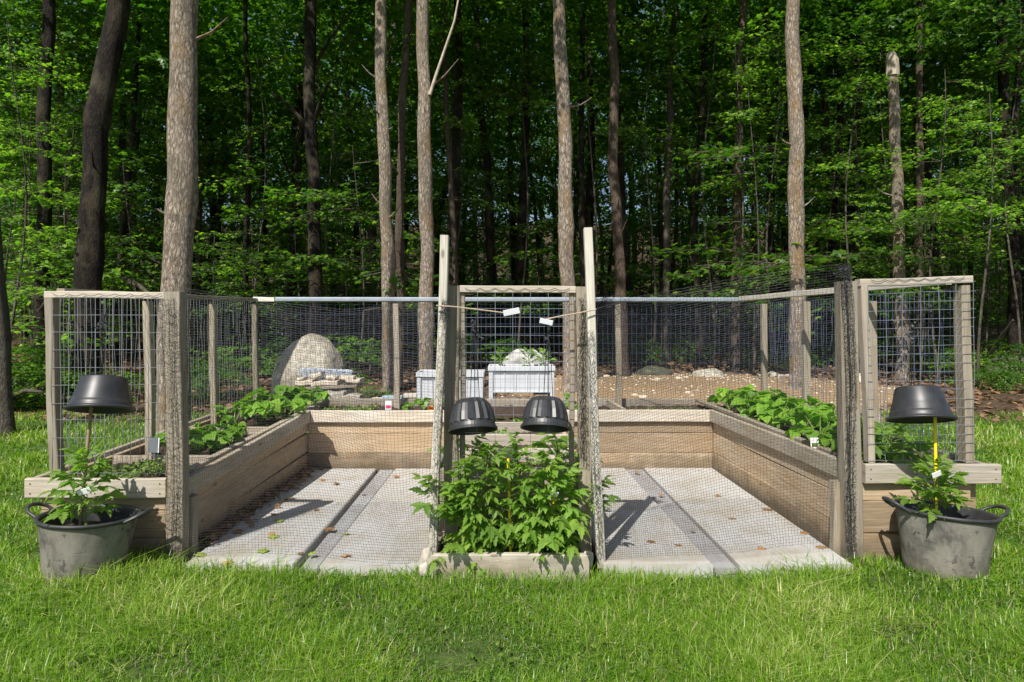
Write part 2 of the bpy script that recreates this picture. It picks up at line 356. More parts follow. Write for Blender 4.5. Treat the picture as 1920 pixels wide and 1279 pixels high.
# ------------------------------------------------------------------ ground
def gz(x,y):
    x=np.asarray(x,float); y=np.asarray(y,float)
    z=.018*np.sin(x*1.3+.5)*np.sin(y*1.1)+.012*np.sin(x*3.1+y*2.3)
    far=np.clip((y-8.5)/14,0,1); z=z+far*.45*(1+.3*np.sin(x*.35+1))+np.clip((y-24)/90,0,1)**1.2*17
    m=np.exp(-(((x-3.6)/3.6)**2+((y-11.6)/1.7)**2)); z=z+.16*m+.055*np.exp(-((x-2.33)**2+(y-3.42)**2)/.10)+.05*np.exp(-((x+2.27)**2+(y-3.35)**2)/.10)
    box=(np.clip((2.74-np.abs(x-.0))/.12,0,1)*np.clip((y-3.78)/.12,0,1)*np.clip((7.0-y)/.15,0,1))
    return z*(1-box)-.14*box
def ground():
    xs=np.concatenate([np.linspace(-400,-30,24),np.linspace(-28,-6,56),np.linspace(-5.9,5.9,150),np.linspace(6,28,56),np.linspace(30,400,24)])
    ys=np.concatenate([np.linspace(-60,0,14),np.linspace(.3,9,130),np.linspace(9.1,22,90),np.linspace(22.5,60,50),np.linspace(64,600,24)])
    X,Y=np.meshgrid(xs,ys); Z=gz(X,Y); n,m=X.shape
    i=np.arange(n-1)[:,None]; j=np.arange(m-1)[None]
    Fq=np.stack([i*m+j,i*m+j+1,(i+1)*m+j+1,(i+1)*m+j],-1).reshape(-1,4)
    mb=MB(); mb.add(np.stack([X,Y,Z],-1).reshape(-1,3),None,Fq,np.stack([X,Y],-1).reshape(-1,2))
    mt,nn,b,_=mat('ground_earth_and_lawn'); tc=N(nn,'ShaderNodeNewGeometry').outputs['Position']
    sx=N(nn,'ShaderNodeSeparateXYZ'); nn.links.new(tc,sx.inputs[0])
    f=noise(nn,tc,9,8,.7); g=noise(nn,tc,1.1,5,.6); hf=noise(nn,tc,55,5,.7)
    def ma(op,a,bb):
        x=N(nn,'ShaderNodeMath',operation=op)
        for i_,v in enumerate((a,bb)):
            if isinstance(v,(int,float)): x.inputs[i_].default_value=v
            else: nn.links.new(v,x.inputs[i_])
        return x.outputs[0]
    lawn=ramp(nn,f,[(.3,(.03,.05,.012)),(.6,(.075,.11,.03)),(.75,(.16,.14,.07))])
    floor=ramp(nn,f,[(.3,(.02,.014,.01)),(.5,(.07,.048,.03)),(.7,(.17,.12,.08))])
    dirt=ramp(nn,hf,[(.3,(.12,.08,.04)),(.52,(.30,.205,.115)),(.72,(.46,.36,.25))])
    wob=ma('MULTIPLY',ma('SUBTRACT',g,.5),3.0)
    yy=ma('ADD',sx.outputs[1],wob)
    le=N(nn,'ShaderNodeMapRange',i_1=8.7,i_2=9.5); nn.links.new(yy,le.inputs[0])
    c=mix(nn,le.outputs[0],lawn,floor)
    dx=ma('DIVIDE',ma('SUBTRACT',sx.outputs[0],3.4),3.6); dy=ma('DIVIDE',ma('SUBTRACT',yy,11.4),2.6)
    dd=ma('ADD',ma('MULTIPLY',dx,dx),ma('MULTIPLY',dy,dy))
    de=N(nn,'ShaderNodeMapRange',i_1=1.15,i_2=.75); nn.links.new(dd,de.inputs[0])
    c=mix(nn,de.outputs[0],c,dirt)
    nn.links.new(c,b.inputs['Base Color']); b.inputs['Roughness'].default_value=1; b.inputs['Specular IOR Level'].default_value=.1
    bump(nn,b,f,.8,.03)
    tag(mb.build('ground',mt,smooth=True),kind='structure')
ground()
# ------------------------------------------------------------------ grass (real blades)
def boxmask(x,y):   # inside the garden: no grass
    return ((np.abs(x+.05)<2.83)&(y>3.80)&(y<7.08))|((x>-1.9)&(x<1.9)&(y>3.6)&(y<4))|((x>-.5)&(x<.42)&(y>3.5)&(y<4))|(((x+2.27)**2+(y-3.5)**2)<.19**2)|(((x-2.33)**2+(y-3.55)**2)<.19**2)
def blades(name,n,ys,hmul,wd,mt,bend=.45,den=None,seg=2):
    y0,y1=ys; t=rng.random(n*2); y=1/( (1/y0)*(1-t)+(1/y1)*t )      # denser near
    hw=y*.80+1.1; x=(rng.random(n*2)*2-1)*hw
    pn=np.sin(x*2.1+np.sin(y*1.7)*1.3)*np.sin(y*2.6+np.sin(x*1.9+1))+.6*np.sin(x*5.3+y*3.1)*np.sin(y*6.1-x*1.2)
    bare=np.exp(-(((x-.0)+ .28)**2/.09+(y-2.72)**2/.02))+np.exp(-((x-1.72)**2/.05+(y-2.9)**2/.02))+np.exp(-((x+1.52)**2/.07+(y-2.62)**2/.02))+np.exp(-((x-1.9)**2/.03+(y-3.45)**2/.01))
    keep=(~boxmask(x,y))&(rng.random(n*2)<np.clip(1-.9*bare,0.05,1)*np.clip(.95+.25*pn,.3,1)); 
    if den is not None: keep&=den(x,y,pn)
    x,y,pn=x[keep][:n],y[keep][:n],pn[keep][:n]; n=len(x)
    dist=np.hypot(x,y)
    h=(.025+.065*rng.random(n)**1.5)*(1+.4*pn)*hmul
    edge=(y>3.35)&(y<3.85)&(np.abs(x)<2.9); h=np.where(edge,h*1.25,h)
    az=rng.random(n)*6.283; lean=rng.random(n)**1.1*bend*h*2.6
    wv=wd*(.6+.8*rng.random(n))*np.clip(dist/3.2,.9,2.6)
    dx,dy=np.cos(az),np.sin(az); fx,fy=-dy,dx
    # blade faces mostly a random way
    z0=gz(x,y)-.004; V=np.zeros((n,5,3))
    for k,(t_,wk) in enumerate(((0,1),(.55,.8),(1,0))):
        cx=x+dx*lean*t_**2; cy=y+dy*lean*t_**2; cz=z0+h*(t_-.28*t_**2*np.clip(lean/h,0,1.2))
        if k<2:
            V[:,2*k]=np.stack([cx-fx*wv*wk/2,cy-fy*wv*wk/2,cz],-1); V[:,2*k+1]=np.stack([cx+fx*wv*wk/2,cy+fy*wv*wk/2,cz],-1)
        else: V[:,4]=np.stack([cx,cy,cz],-1)
    o=(np.arange(n)*5)[:,None]
    mb=MB(); mb.add(V.reshape(-1,3),np.array([[2,3,4]])+o,np.array([[0,1,3,2]])+o,None,np.repeat(np.clip(rng.random(n)**1.1*.75+.10+.2*pn+(rng.random(n)<.06)*.5,0,1),5))
    return tag(mb.build(name,mt),('short green lawn grass around the beds' if name=='grass' else 'longer arching grass blades in tufts over the lawn') if 'dry' not in name else 'straw coloured dead blades lying in the lawn','grass',kind='stuff')
blades('grass',300000,(1.9,9.4),1.15,.0040,M['grass'],.7)
blades('dry_grass',42000,(1.9,8),.85,.0035,M['drygrass'],1.2)
def litter(name,n,xr,yr,size,mt,label,den=None):
    x=rng.uniform(*xr,n); y=rng.uniform(*yr,n)
    if den is not None: k=den(x,y); x,y=x[k],y[k]
    n=len(x); T=(np.array([[-.4,-.5,0],[.4,-.5,.1],[.5,.3,0],[0,.6,.18],[-.5,.25,.02]],float),np.array([[0,1,2],[0,2,3],[0,3,4]]),np.zeros((0,4),int),np.zeros((5,2)))
    mb=MB(); mb.inst(T,mats(rng.random(n)*6.3,rng.normal(0,.35,n),rng.normal(0,.35,n),size*(.5+rng.random(n))),np.stack([x,y,gz(x,y)+.012],-1))
    return tag(mb.build(name,mt),label,'leaf litter',kind='stuff')
blades('long_grass',9000,(1.9,8.5),1.7,.0042,M['grass'],.95,lambda x,y,pn:pn>.15)
litter('leaf_litter',26000,(-16,16),(8.8,24),.07,M['litter'],'brown dead leaves covering the forest floor',lambda x,y:((x-3.4)/3.5)**2+((y-11.4)/2.4)**2>.8)
def pebbles():
    n=1500; a=rng.random(n)*6.28; r=np.sqrt(rng.random(n)); x=3.4+3.7*r*np.cos(a); y=11.3+2.5*r*np.sin(a)
    t=np.array([[1,0,0],[0,1,0],[-1,0,0],[0,-1,0],[0,0,.7],[0,0,-.3]],float); f=np.array([[0,1,4],[1,2,4],[2,3,4],[3,0,4]])
    Mx=mats(rng.random(n)*6,rng.normal(0,.3,n),rng.normal(0,.3,n),.008+.025*rng.random(n)**3)
    tag(MB().inst((t,f,np.zeros((0,4),int),np.zeros((6,2))),Mx,np.stack([x,y,gz(x,y)+.004],-1)).build('pebbles',M['palestone']),'small pale stones scattered over the bare earth','pebbles',kind='stuff')
pebbles()
# ------------------------------------------------------------------ leaf templates
maple=(np.array([[0,0,0],[.42,.08,-.06],[.27,.36,0],[.52,.62,-.08],[.2,.62,0],[0,1,-.1],[-.2,.62,0],[-.52,.62,-.08],[-.27,.36,0],[-.42,.08,-.06],[0,.38,.03]],float),
       np.array([[i,(i+1)%10,10] for i in range(10)]),np.zeros((0,4),int),np.zeros((11,2)))
kite=(np.array([[0,0,0],[.36,.45,-.06],[0,1,-.12],[-.36,.45,-.06],[0,.45,.02]],float),np.array([[0,1,4],[1,2,4],[2,3,4],[3,0,4]]),np.zeros((0,4),int),np.zeros((5,2)))
def spray(seed,n=90,R_=.8,size=.11,T=maple):
    """layered fan of leaves along +Y with flat side twigs"""
    r=np.random.default_rng(seed); mb=MB(); tw=MB()
    tube(tw,[(0,0,0),(0,R_,.05),(.03,2*R_,-.12)],[.012,.008,.003],4,cap=False)
    L=[];az=[]
    k=9
    for i in range(k):
        t=(i+.7)/k; s=1 if i%2 else -1; ln=R_*(1.0-.62*t)*r.uniform(.8,1.15); a=s*r.uniform(.7,1.1)
        b0=np.array([.03*t,2*R_*t,.05-.15*t*t]); e=b0+np.array([math.sin(a)*ln,math.cos(a)*ln,r.uniform(-.12,.06)])
        tube(tw,[b0,e],[.006,.002],3,cap=False)
        for q in range(max(2,int(n/k))):
            u=r.random()**.7; p=b0+(e-b0)*u+r.normal(0,.05,3)*[1.2,1.2,.7]; L.append(p); az.append(-math.atan2(e[0]-b0[0],e[1]-b0[1])+r.normal(0,.8))
    m=len(L); L=np.array(L)
    mb.inst(T,mats(np.array(az),r.normal(-.25,.3,m),r.normal(0,.35,m),size*r.uniform(.45,1.35,m)),L,r.random(m)); return mb,tw
SPR=[spray(i+10) for i in range(4)]; SPK=[spray(i+30,60,.9,.15,kite) for i in range(4)]
def crown(seed,rx,rz,ns,small=False,hollow=.35):
    r=np.random.default_rng(seed); mb=MB()
    for i in range(ns):
        d=nrm(r.normal(0,1,3)); q=(hollow+(1-hollow)*r.random()**.6); p=d*[rx,rx,rz]*q
        az=math.atan2(d[1],d[0])-math.pi/2+r.normal(0,.5)
        Mx=rotz(az)@rotx(r.normal(-.12,.22))@roty(r.normal(0,.2))*r.uniform(.8,1.35)
        s=(SPK if small else SPR)[r.integers(4)][0]
        mb.merge(s,Mx,p-Mx@[0,.8,0],r.random())
    return mb
CR=[crown(100+i,2.6,2.4,46).mesh('crown',M['crown']) for i in range(3)]
CRF=[crown(200+i,3.4,4.6,84,True).mesh('crown',M['crown']) for i in range(4)]
CRU=[crown(300+i,1.5,1.3,24).mesh('crown',M['bright'] if i==0 else M['crown']) for i in range(3)]
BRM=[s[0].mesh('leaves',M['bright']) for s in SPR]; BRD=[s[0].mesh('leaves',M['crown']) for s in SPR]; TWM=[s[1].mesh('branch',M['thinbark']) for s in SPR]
def part(name,me,parent,loc=(0,0,0),rot=(0,0,0),s=1,label=None):
    o=bpy.data.objects.new(name,me); col.objects.link(o); o.parent=parent; o.location=loc; o.rotation_euler=rot
    o.scale=(s,s,s) if isinstance(s,(int,float)) else s
    if label: o['label']=label
    return o
# ------------------------------------------------------------------ named trees: (px,py) centre line at one distance
def smooth(pts,n):
    pts=np.asarray(pts,float); t=np.linspace(0,len(pts)-1,n); i=np.arange(len(pts))
    return np.stack([np.interp(t,i,pts[:,k]) for k in range(3)],-1)
def tree(Y,line,w,mt,label,group=None,top=13,knobs=0,sides=18,name='tree',crowns=1,seed=0,limbs=(),cs=1.0,noise_=.045,cz=9.5,broken=False):
    r=np.random.default_rng(seed+int(line[0][0])); random.seed(seed+int(line[0][0]))
    pts=[P(a,b,Y) for a,b in line]           # bottom to top
    base=pts[0].copy(); base[2]=float(gz(base[0],Y))-.12; pts[0]=base
    if not broken:
        d=(pts[-1]-pts[-2]); d=d/d[2]; d[0]=np.clip(d[0],-.1,.1)
        pts.append(pts[-1]+d*max(.5,top-pts[-1][2]))
    z=np.array([p[2] for p in pts]); zz=np.linspace(z[0],z[-1],60 if not broken else 46)
    C=np.stack([np.interp(zz,z,[p[k] for p in pts]) for k in range(2)]+[zz],-1)
    k=np.array([.2,.6,.2]); 
    for _ in range(3): C[1:-1,:2]=.25*C[:-2,:2]+.5*C[1:-1,:2]+.25*C[2:,:2]
    C[:,0]+=.012*np.sin(zz*2.3+r.random()*6)+.008*np.sin(zz*5.1+r.random()*6); C[:,1]+=.02*np.sin(zz*1.7+r.random()*6)
    wm=w*Y/F/2; hgt=zz-zz[0]
    rad=wm*(1.12-.035*hgt)+wm*.55*np.exp(-hgt/.22)
    if not broken: rad=np.maximum(rad*np.where(zz>top*.7,1-(zz-top*.7)/(top*.3)*.8,1),.02)
    for _ in range(knobs):
        q=r.uniform(1.0,7); rad=rad*(1+r.uniform(.08,.2)*np.exp(-((zz-q)/.13)**2))
    t=thing(name,(base[0],base[1],base[2]),label,'tree' if not broken else 'tree trunk',group)
    mb=MB(); tube(mb,C,rad,sides,cap=True,noise=noise_,seed=seed+int(line[0][0])+1)
    for _ in range(r.integers(2,6) if Y<15 else 1):
        i_=int(r.uniform(.2,.62)*len(C)); a_=r.uniform(0,6.28); d_=np.array([math.cos(a_),-abs(math.sin(a_))*.6,r.uniform(.1,.8)]); l_=r.uniform(.06,.5)
        tube(mb,[C[i_]+d_*rad[i_]*.6,C[i_]+d_*(rad[i_]+l_*.5),C[i_]+d_*(rad[i_]+l_)+[0,0,l_*.2]],[.022,.014,.006],6)
    mb.build('trunk',mt,t,True)
    def at(py):
        p=P(0,py,Y)[2]; i=int(np.argmin(abs(zz-p))); return C[i],rad[i]
    for (py,ex,ey,wl,lm) in limbs:
        c,rr=at(py); e=P(ex,ey,Y-.2); md=(c+e)/2+np.array([0,0,.12])
        l=MB(); tube(l,[c,c*.7+md*.3,md,e*.6+md*.4,e],np.array([1,.85,.7,.5,.25])*wl*Y/F/2,8,noise=.05,seed=3); l.build('limb',lm or mt,t,True)
    for i in range(crowns):
        o=part('crown',CR[(seed+i)%3],t,(C[-1][0]-base[0]+r.normal(0,.8),r.uniform(0.2,1.8),cz+r.uniform(-.3,1.2)+i*2.3),(0,0,r.random()*6),cs*r.uniform(.9,1.15))
    return t
B,B2,D,TB=M['bark'],M['bark2'],M['shadebark'],M['thinbark']
tree(7.6,[(318,830),(331,560),(338,420),(340,300),(346,150),(349,0)],50,B,'thick pale grey-brown tree trunk right behind the left side fence',knobs=1,seed=1,cz=10.5,crowns=0)
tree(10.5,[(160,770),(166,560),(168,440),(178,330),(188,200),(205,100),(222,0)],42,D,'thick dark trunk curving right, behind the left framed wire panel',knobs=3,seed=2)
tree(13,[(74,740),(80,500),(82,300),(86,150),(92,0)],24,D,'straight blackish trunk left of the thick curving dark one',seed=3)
tree(7.9,[(6,830),(0,700),(-10,560),(-22,400),(-40,200)],34,TB,'mottled grey trunk cut by the left edge of the photo',seed=4,crowns=0)
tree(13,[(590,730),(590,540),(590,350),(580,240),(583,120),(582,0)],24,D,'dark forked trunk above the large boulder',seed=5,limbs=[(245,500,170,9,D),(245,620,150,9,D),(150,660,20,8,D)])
tree(11.5,[(731,760),(729,560),(722,400),(724,300),(714,190),(714,90),(716,0)],23,B,'pale knobbly trunk, left one of the close pair near the back fence post',knobs=3,seed=6)
tree(12.2,[(747,755),(751,560),(750,400),(752,240),(762,100),(766,0)],15,B2,'slender brown trunk tight beside the pale knobbly one',seed=7)
tree(10,[(802,790),(799,560),(798,330),(796,200),(792,100),(793,0)],25,B,'pale trunk with one thin white branch, left of the centre frame',knobs=3,seed=8)
l8=[o for o in bpy.data.objects if o.name.startswith('tree')][-1]
wb=MB(); q=[P(806,178,9.9),P(818,140,9.9),P(835,90,9.9),P(852,40,9.9),P(861,-10,9.9),P(866,-60,9.9)]; tube(wb,q,[.028,.024,.02,.017,.013,.008],7,noise=.05); wb.build('limb',M['snag'],l8,True)['label']='thin bare whitish branch'
tree(11,[(1070,750),(1067,560),(1060,420),(1058,300),(1062,230),(1052,120),(1046,0)],26,B,'pale trunk with a rotten hollow, right of the centre frame',knobs=2,seed=9)
tree(13,[(1168,740),(1166,540),(1156,420),(1150,300),(1152,180),(1146,0)],19,B2,'reddish brown trunk right of the taller white stake',knobs=1,seed=10)
tree(16,[(1246,730),(1250,540),(1250,400),(1256,200),(1258,110),(1266,0)],13,TB,'straight thin grey trunk between the reddish trunk and the leafy one',seed=11)
tree(14.5,[(1376,730),(1380,540),(1382,400),(1386,200),(1388,90),(1394,0)],15,B2,'thin brown trunk with leafy tufts, left of the thick pale right trunk',knobs=2,seed=12,limbs=[(160,1368,100,6,TB)])
tree(11,[(1497,790),(1496,600),(1493,400),(1493,250),(1489,120),(1487,0)],27,B,'thick pale straight trunk behind the right side fence',knobs=3,seed=13)
tree(13.5,[(1692,740),(1690,600),(1684,430),(1682,330),(1676,240),(1674,135)],20,B,'broken-off pale trunk with a snapped top',knobs=2,seed=14,crowns=0,broken=True,name='broken_tree')
bt=[o for o in bpy.data.objects if o.name.startswith('broken_tree')][0]
m_=MB(); tube(m_,[P(1674,142,13.5),P(1674,128,13.5),P(1673,112,13.5),P(1672,104,13.5),P(1670,97,13.5)],[.112,.110,.105,.085,.05],10,noise=.14,seed=4); m_.build('snapped_top',M['snag'],bt)
tree(15,[(1722,735),(1724,500),(1724,300),(1724,120),(1726,0)],13,B2,'slim brown trunk just right of the snapped one',seed=15)
tree(17,[(1600,720),(1602,500),(1606,300),(1612,0)],15,D,'dark upright trunk between the pale right trunk and the snapped one',seed=16)
tree(19,[(1572,710),(1564,500),(1552,260),(1545,200),(1540,0)],13,TB,'crooked thin grey trunk leaning left behind the right fence',seed=17)
tree(20,[(1362,700),(1358,480),(1354,330),(1346,220),(1340,0)],15,B2,'brown crooked trunk left of the leafy thin one',seed=18)
tree(18,[(1444,705),(1446,500),(1446,300),(1440,150),(1434,0)],13,D,'dark thin trunk left of the thick pale right trunk',seed=19)
tree(16,[(1905,700),(1900,500),(1888,300),(1880,100),(1876,0)],20,D,'dark trunk near the right edge of the photo',seed=20)
tree(17,[(925,700),(920,520),(915,330),(900,200),(893,0)],15,D,'dark leaning trunk seen above the centre frame',seed=21)
tree(19,[(1100,690),(1104,480),(1108,300),(1106,0)],15,D,'dark trunk just right of the hollowed pale one',seed=22)
tree(21,[(812,690),(818,420),(850,300),(868,150),(880,0)],14,D,'dark crooked trunk right of the pale branched one',seed=23)
# deeper rows
slots=[]
REC={}
def far_trees():
    r=np.random.default_rng(5)
    trunks=[]
    for i in range(8):
        random.seed(i); mb=MB(); n=26; z=np.linspace(-.3,15,n); a=r.random(4)*6
        C=np.stack([.25*np.sin(z*.35+a[0])+.06*np.sin(z*1.3+a[1])+(.03*r.normal())*z,.1*np.sin(z*.5+a[2]),z],-1); C[:,0]-=C[1,0]
        tube(mb,C,np.maximum(.12*(1.1-z*.055),.02),9,noise=.05,seed=i)
        for k in range(3):
            zz=r.uniform(2.5,8); c=np.array([np.interp(zz,z,C[:,0]),0,zz]); s=r.choice([-1,1]); d=np.array([s*r.uniform(.5,1.2),r.normal(0,.4),r.uniform(.5,1.3)])
            tube(mb,[c,c+d*.5,c+d*1.2+[0,0,.2]],[.035,.022,.008],5,cap=False)
        trunks.append([mb.mesh('trunk',m_,(0,0,0),True) for m_ in (D,B2,TB)])
    n=0
    for Y0,Y1,cnt,kinds in ((14,19,22,0),(19,27,40,1),(27,42,70,2)):
        for i in range(cnt):
            Y=r.uniform(Y0,Y1); half=Y*.84+2; x=-half+2*half*(i+r.random())/cnt
            px=960+x*F/Y
            if Y<19 and (min(abs(px-q) for q in (165,80,590,730,750,800,1065,1160,1250,1380,1493,1685))<20): x+=.7
            mi=r.choice([0,0,0,1,0,2]); ti=r.integers(8); s=r.uniform(.65,1.15)
            t=thing('tree',(x,Y,float(gz(x,Y))),['dim tree among the first shaded rows of the wood','slim tree standing in the shaded middle of the wood','faint tree far back in the wood'][kinds],'tree',['trees in the first rows of the wood','trees in the middle of the wood','trees at the back of the wood'][kinds])
            if kinds<2: REC.setdefault(('first row tree','deeper tree')[kinds],[]).append((t,960+x*F/Y,Y))
            part('trunk',trunks[ti][mi],t,(0,0,0),(r.normal(0,.025),r.normal(0,.03),r.random()*6),(s*r.uniform(.7,1.3),s*r.uniform(.7,1.3),1))
            if kinds==0: part('crown',CR[r.integers(3)],t,(r.normal(0,.5),r.normal(.3,.5),r.uniform(8.3,11)),(0,0,r.random()*6),r.uniform(1,1.3))
            if kinds>0 or r.random()<.0:
                part('crown',CRF[r.integers(4)],t,(r.normal(0,.5),r.normal(0,.5),r.uniform(7.2,11) if Y<27 else r.uniform(6,10)),(0,0,r.random()*6),r.uniform(.9,1.2))
            n+=1
far_trees()
# understorey saplings: thin stem with layered leafy branches
def sapling(px,Y,h,label,group,dense=12,sz=1.0,bright=True,z0=1.2,seed=0,stem=.028):
    r=np.random.default_rng(seed); x=(px-960)*Y/F; g=float(gz(x,Y)); random.seed(seed)
    t=thing('sapling',(x,Y,g),label,'sapling',group)
    z=np.linspace(-.1,h,14); C=np.stack([x+.12*np.sin(z*.8+seed),Y+.08*np.sin(z*1.1+seed*2),g+z],-1)
    mb=MB(); tube(mb,C,np.maximum(stem*(1-z/h*.75),.006),7); mb.build('trunk',TB,t,True)
    for i in range(dense):
        zz=r.uniform(z0,h); k=r.integers(4); a=r.random()*6.283; s=sz*r.uniform(.55,1.05)*(1.15-.5*zz/h)
        loc=(.12*math.sin(zz*.8+seed),.08*math.sin(zz*1.1+seed*2),zz); rot=(r.normal(-.02,.12),r.normal(0,.12),a)
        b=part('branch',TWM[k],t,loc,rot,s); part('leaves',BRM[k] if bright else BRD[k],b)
    return t
r_=np.random.default_rng(77)
k=0
for (px,Y,h,dn,z0) in [(1500,14.5,7.5,20,3.0),(1600,13.5,7.0,18,2.5),(1760,12.5,6.0,18,2.6),(1850,12,5.5,16,2.2),(1385,13.8,7,10,1.8),(1660,15.5,8.0,18,3.4),(1405,13.5,2.6,9,1.0),
    (1900,14,8,18,3),(1560,17,8.5,18,3),(1300,17,8,16,3),(1200,18,8.5,14,3),(700,14,3.6,12,1.4),(640,15,5,14,1.6),(560,16,4.5,14,1.4),(480,15,3.4,14,1.2),(410,13,3.0,12,1.2),
    (20,10.5,3.4,18,.8),(110,12.5,3.6,16,.8),(240,13.5,4.4,16,1.0),(250,16,8,18,3),(60,14,7.5,22,3),(130,15,8.5,18,4),(440,17,8.5,16,4),(30,11.5,6.5,16,3.5),(1010,19,8,14,3),(760,18,6.5,14,2.5),(900,20,8,12,3.5),(620,14.5,8.5,18,5),(860,15.2,8.8,18,5.2),(980,15,8.5,16,5.4),(1110,14.8,8.6,16,5),(1220,15.2,8.6,16,4.8),(1330,14.5,8.0,14,4.6),(1450,14.2,8.0,14,4.8),(655,19,8.5,14,4)]:
    k+=1
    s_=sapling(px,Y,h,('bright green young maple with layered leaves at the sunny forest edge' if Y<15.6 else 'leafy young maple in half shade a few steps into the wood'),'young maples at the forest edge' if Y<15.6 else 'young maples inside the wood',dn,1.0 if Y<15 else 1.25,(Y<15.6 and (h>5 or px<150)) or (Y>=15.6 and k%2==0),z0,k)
    REC.setdefault('bright young maple at the wood edge' if Y<15.6 else 'half shaded young maple',[]).append((s_,px,Y))
for i in range(70):
    Y=r_.uniform(17,36); x=(r_.random()*2-1)*Y*.8; h=r_.uniform(1.5,8)*(1 if i%3 else .6)
    t=thing('sapling',(x,Y,float(gz(x,Y))),'dark leafy undergrowth tree filling gaps deep in the wood','sapling','undergrowth trees deep in the wood')
    mb=MB() if i==0 else None
    if i==0: tube(mb,[(0,0,-.1),(.05,0,3),(0,.1,6)],[.03,.02,.006],6); STM=mb.mesh('trunk',TB)
    part('trunk',STM,t); part('crown',CRF[i%4],t,(0,0,h*.75),(0,0,i*1.3),(.6,.6,.42))
TN=[(5,'mottled left edge trunk'),(80,'straight blackish trunk'),(166,'curving dark trunk'),(325,'thick pale left trunk'),(588,'dark forked trunk'),(725,'pale knobbly trunk'),(798,'pale branched trunk'),(915,'dark leaning trunk'),(1062,'hollowed pale trunk'),(1158,'reddish brown trunk'),(1252,'thin grey trunk'),(1383,'leafy thin trunk'),(1494,'thick pale right trunk'),(1604,'dark upright right trunk'),(1685,'snapped pale trunk'),(1895,'dark right edge trunk')]
def relabel():
    for pre,L in REC.items():
        G={}
        for o,px,Y in L:
            q,nm=min(TN,key=lambda e:abs(e[0]-px)); G.setdefault(('left' if px<q else 'right')+' of the '+nm,[]).append((Y,abs(px-q),o))
        for k_,v in G.items():
            v.sort(key=lambda e:e[0])
            for i,(Y,d,o) in enumerate(v):
                o['label']=pre+', '+k_+('' if len(v)==1 else [', nearest one',', second back',', third back',', fourth back',', fifth back',', sixth back',', seventh back',', eighth back',', ninth back'][min(i,8)])
# low shrubs at the edge
for i,(px,Y,s) in enumerate([(20,9.6,.55),(60,10,.6),(35,10.6,.7),(215,10.4,.35),(120,11.2,.6),(390,10.5,.5),(440,11,.6),(1880,11.6,.35),(1840,12,.3),(1790,13,.45),(1480,14.5,.4),(1410,15,.35),(700,9.8,.22),(1290,16,.5),(940,15,.5),(640,13,.6),(520,13.5,.7),(1120,15.5,.6),(1640,15.5,.6),(1560,16,.6),(1735,15,.6),(840,15,.6),(1205,15,.5),(1910,13,.6)]):
    x=(px-960)*Y/F; t=thing('shrub',(x,Y,float(gz(x,Y))),'low leafy green shrub on the forest floor','shrub','low shrubs along the forest edge')
    if i==0:
        mb=MB(); [tube(mb,[(0,0,0),(.3*math.cos(a),.3*math.sin(a),.9)],[.012,.004],4) for a in range(6)]; SHS=mb.mesh('stem',TB)
    REC.setdefault('low leafy shrub',[]).append((t,px,Y)); part('stem',SHS,t,s=s); part('foliage',CRU[i%3],t,(0,0,.75*s),(0,0,i),(s*.75,s*.75,s*.6))
for i in range(30):
    Y=r_.uniform(12.8,21); x=(r_.random()*2-1)*Y*.8; px=960+x*F/Y
    if abs(px-1100)<230 and Y<16: Y+=4; x=(px-960)*Y/F
    s_=sapling(px,Y,r_.uniform(2.8,7.5),'','leafy understorey trees between the trunks',15,r_.uniform(1.1,1.6),i%3==0,1.3,200+i,.022)
    REC.setdefault('leafy understorey tree',[]).append((s_,px,Y))
relabel()
# the wood beyond, one mass
mb=MB(); r=np.random.default_rng(3)
for i in range(560):
    Y=r.uniform(42,60); x=(r.random()*2-1)*Y*.95; z=float(gz(x,Y))+.3+r.random()**1.6*20; Mx=rotz(r.random()*6)@rotx(r.normal(0,.25))*r.uniform(2.5,4.2)
    mb.merge(SPK[r.integers(4)][0],Mx,(x,Y,z),r.random())
for i in range(80):
    Y=r.uniform(40,58); x=(r.random()*2-1)*Y*.95; 
tag(mb.build('distant_wood',M['crown']),'leafy mass of the wood far behind the trees','wood',kind='stuff')
# ------------------------------------------------------------------ raised beds (timber)
random.seed(21)
W,CP,PL=M['wood'],M['cap'],M['plank']
def bed(name_loc,label,specs,group='timber raised beds of the garden'):
    t=thing('raised_bed',name_loc,label,'garden bed',group)
    for (nm,mt,p0,p1,wd,th,up) in specs:
        mb=MB(); beam(mb,p0,p1,wd,th,up,.004,.003,6); mb.build(nm,mt,t)
    return t
def planks(S,a,b,ztop,zbot,th=.036,n=3,mt=PL,gap=.003):
    """boards stacked between a=(x,y) and b=(x,y); ztop/zbot at both ends"""
    for i in range(n):
        def zz(e,f): return ztop[e]+(zbot[e]-ztop[e])*f
        f0,f1=i/n,(i+1)/n; fm=(f0+f1)/2
        hgt=((ztop[0]-zbot[0])+(ztop[1]-zbot[1]))/2/n-gap
        S.append(('plank',mt,(a[0],a[1],zz(0,fm)),(b[0],b[1],zz(1,fm)),th,hgt,(0,0,1)))
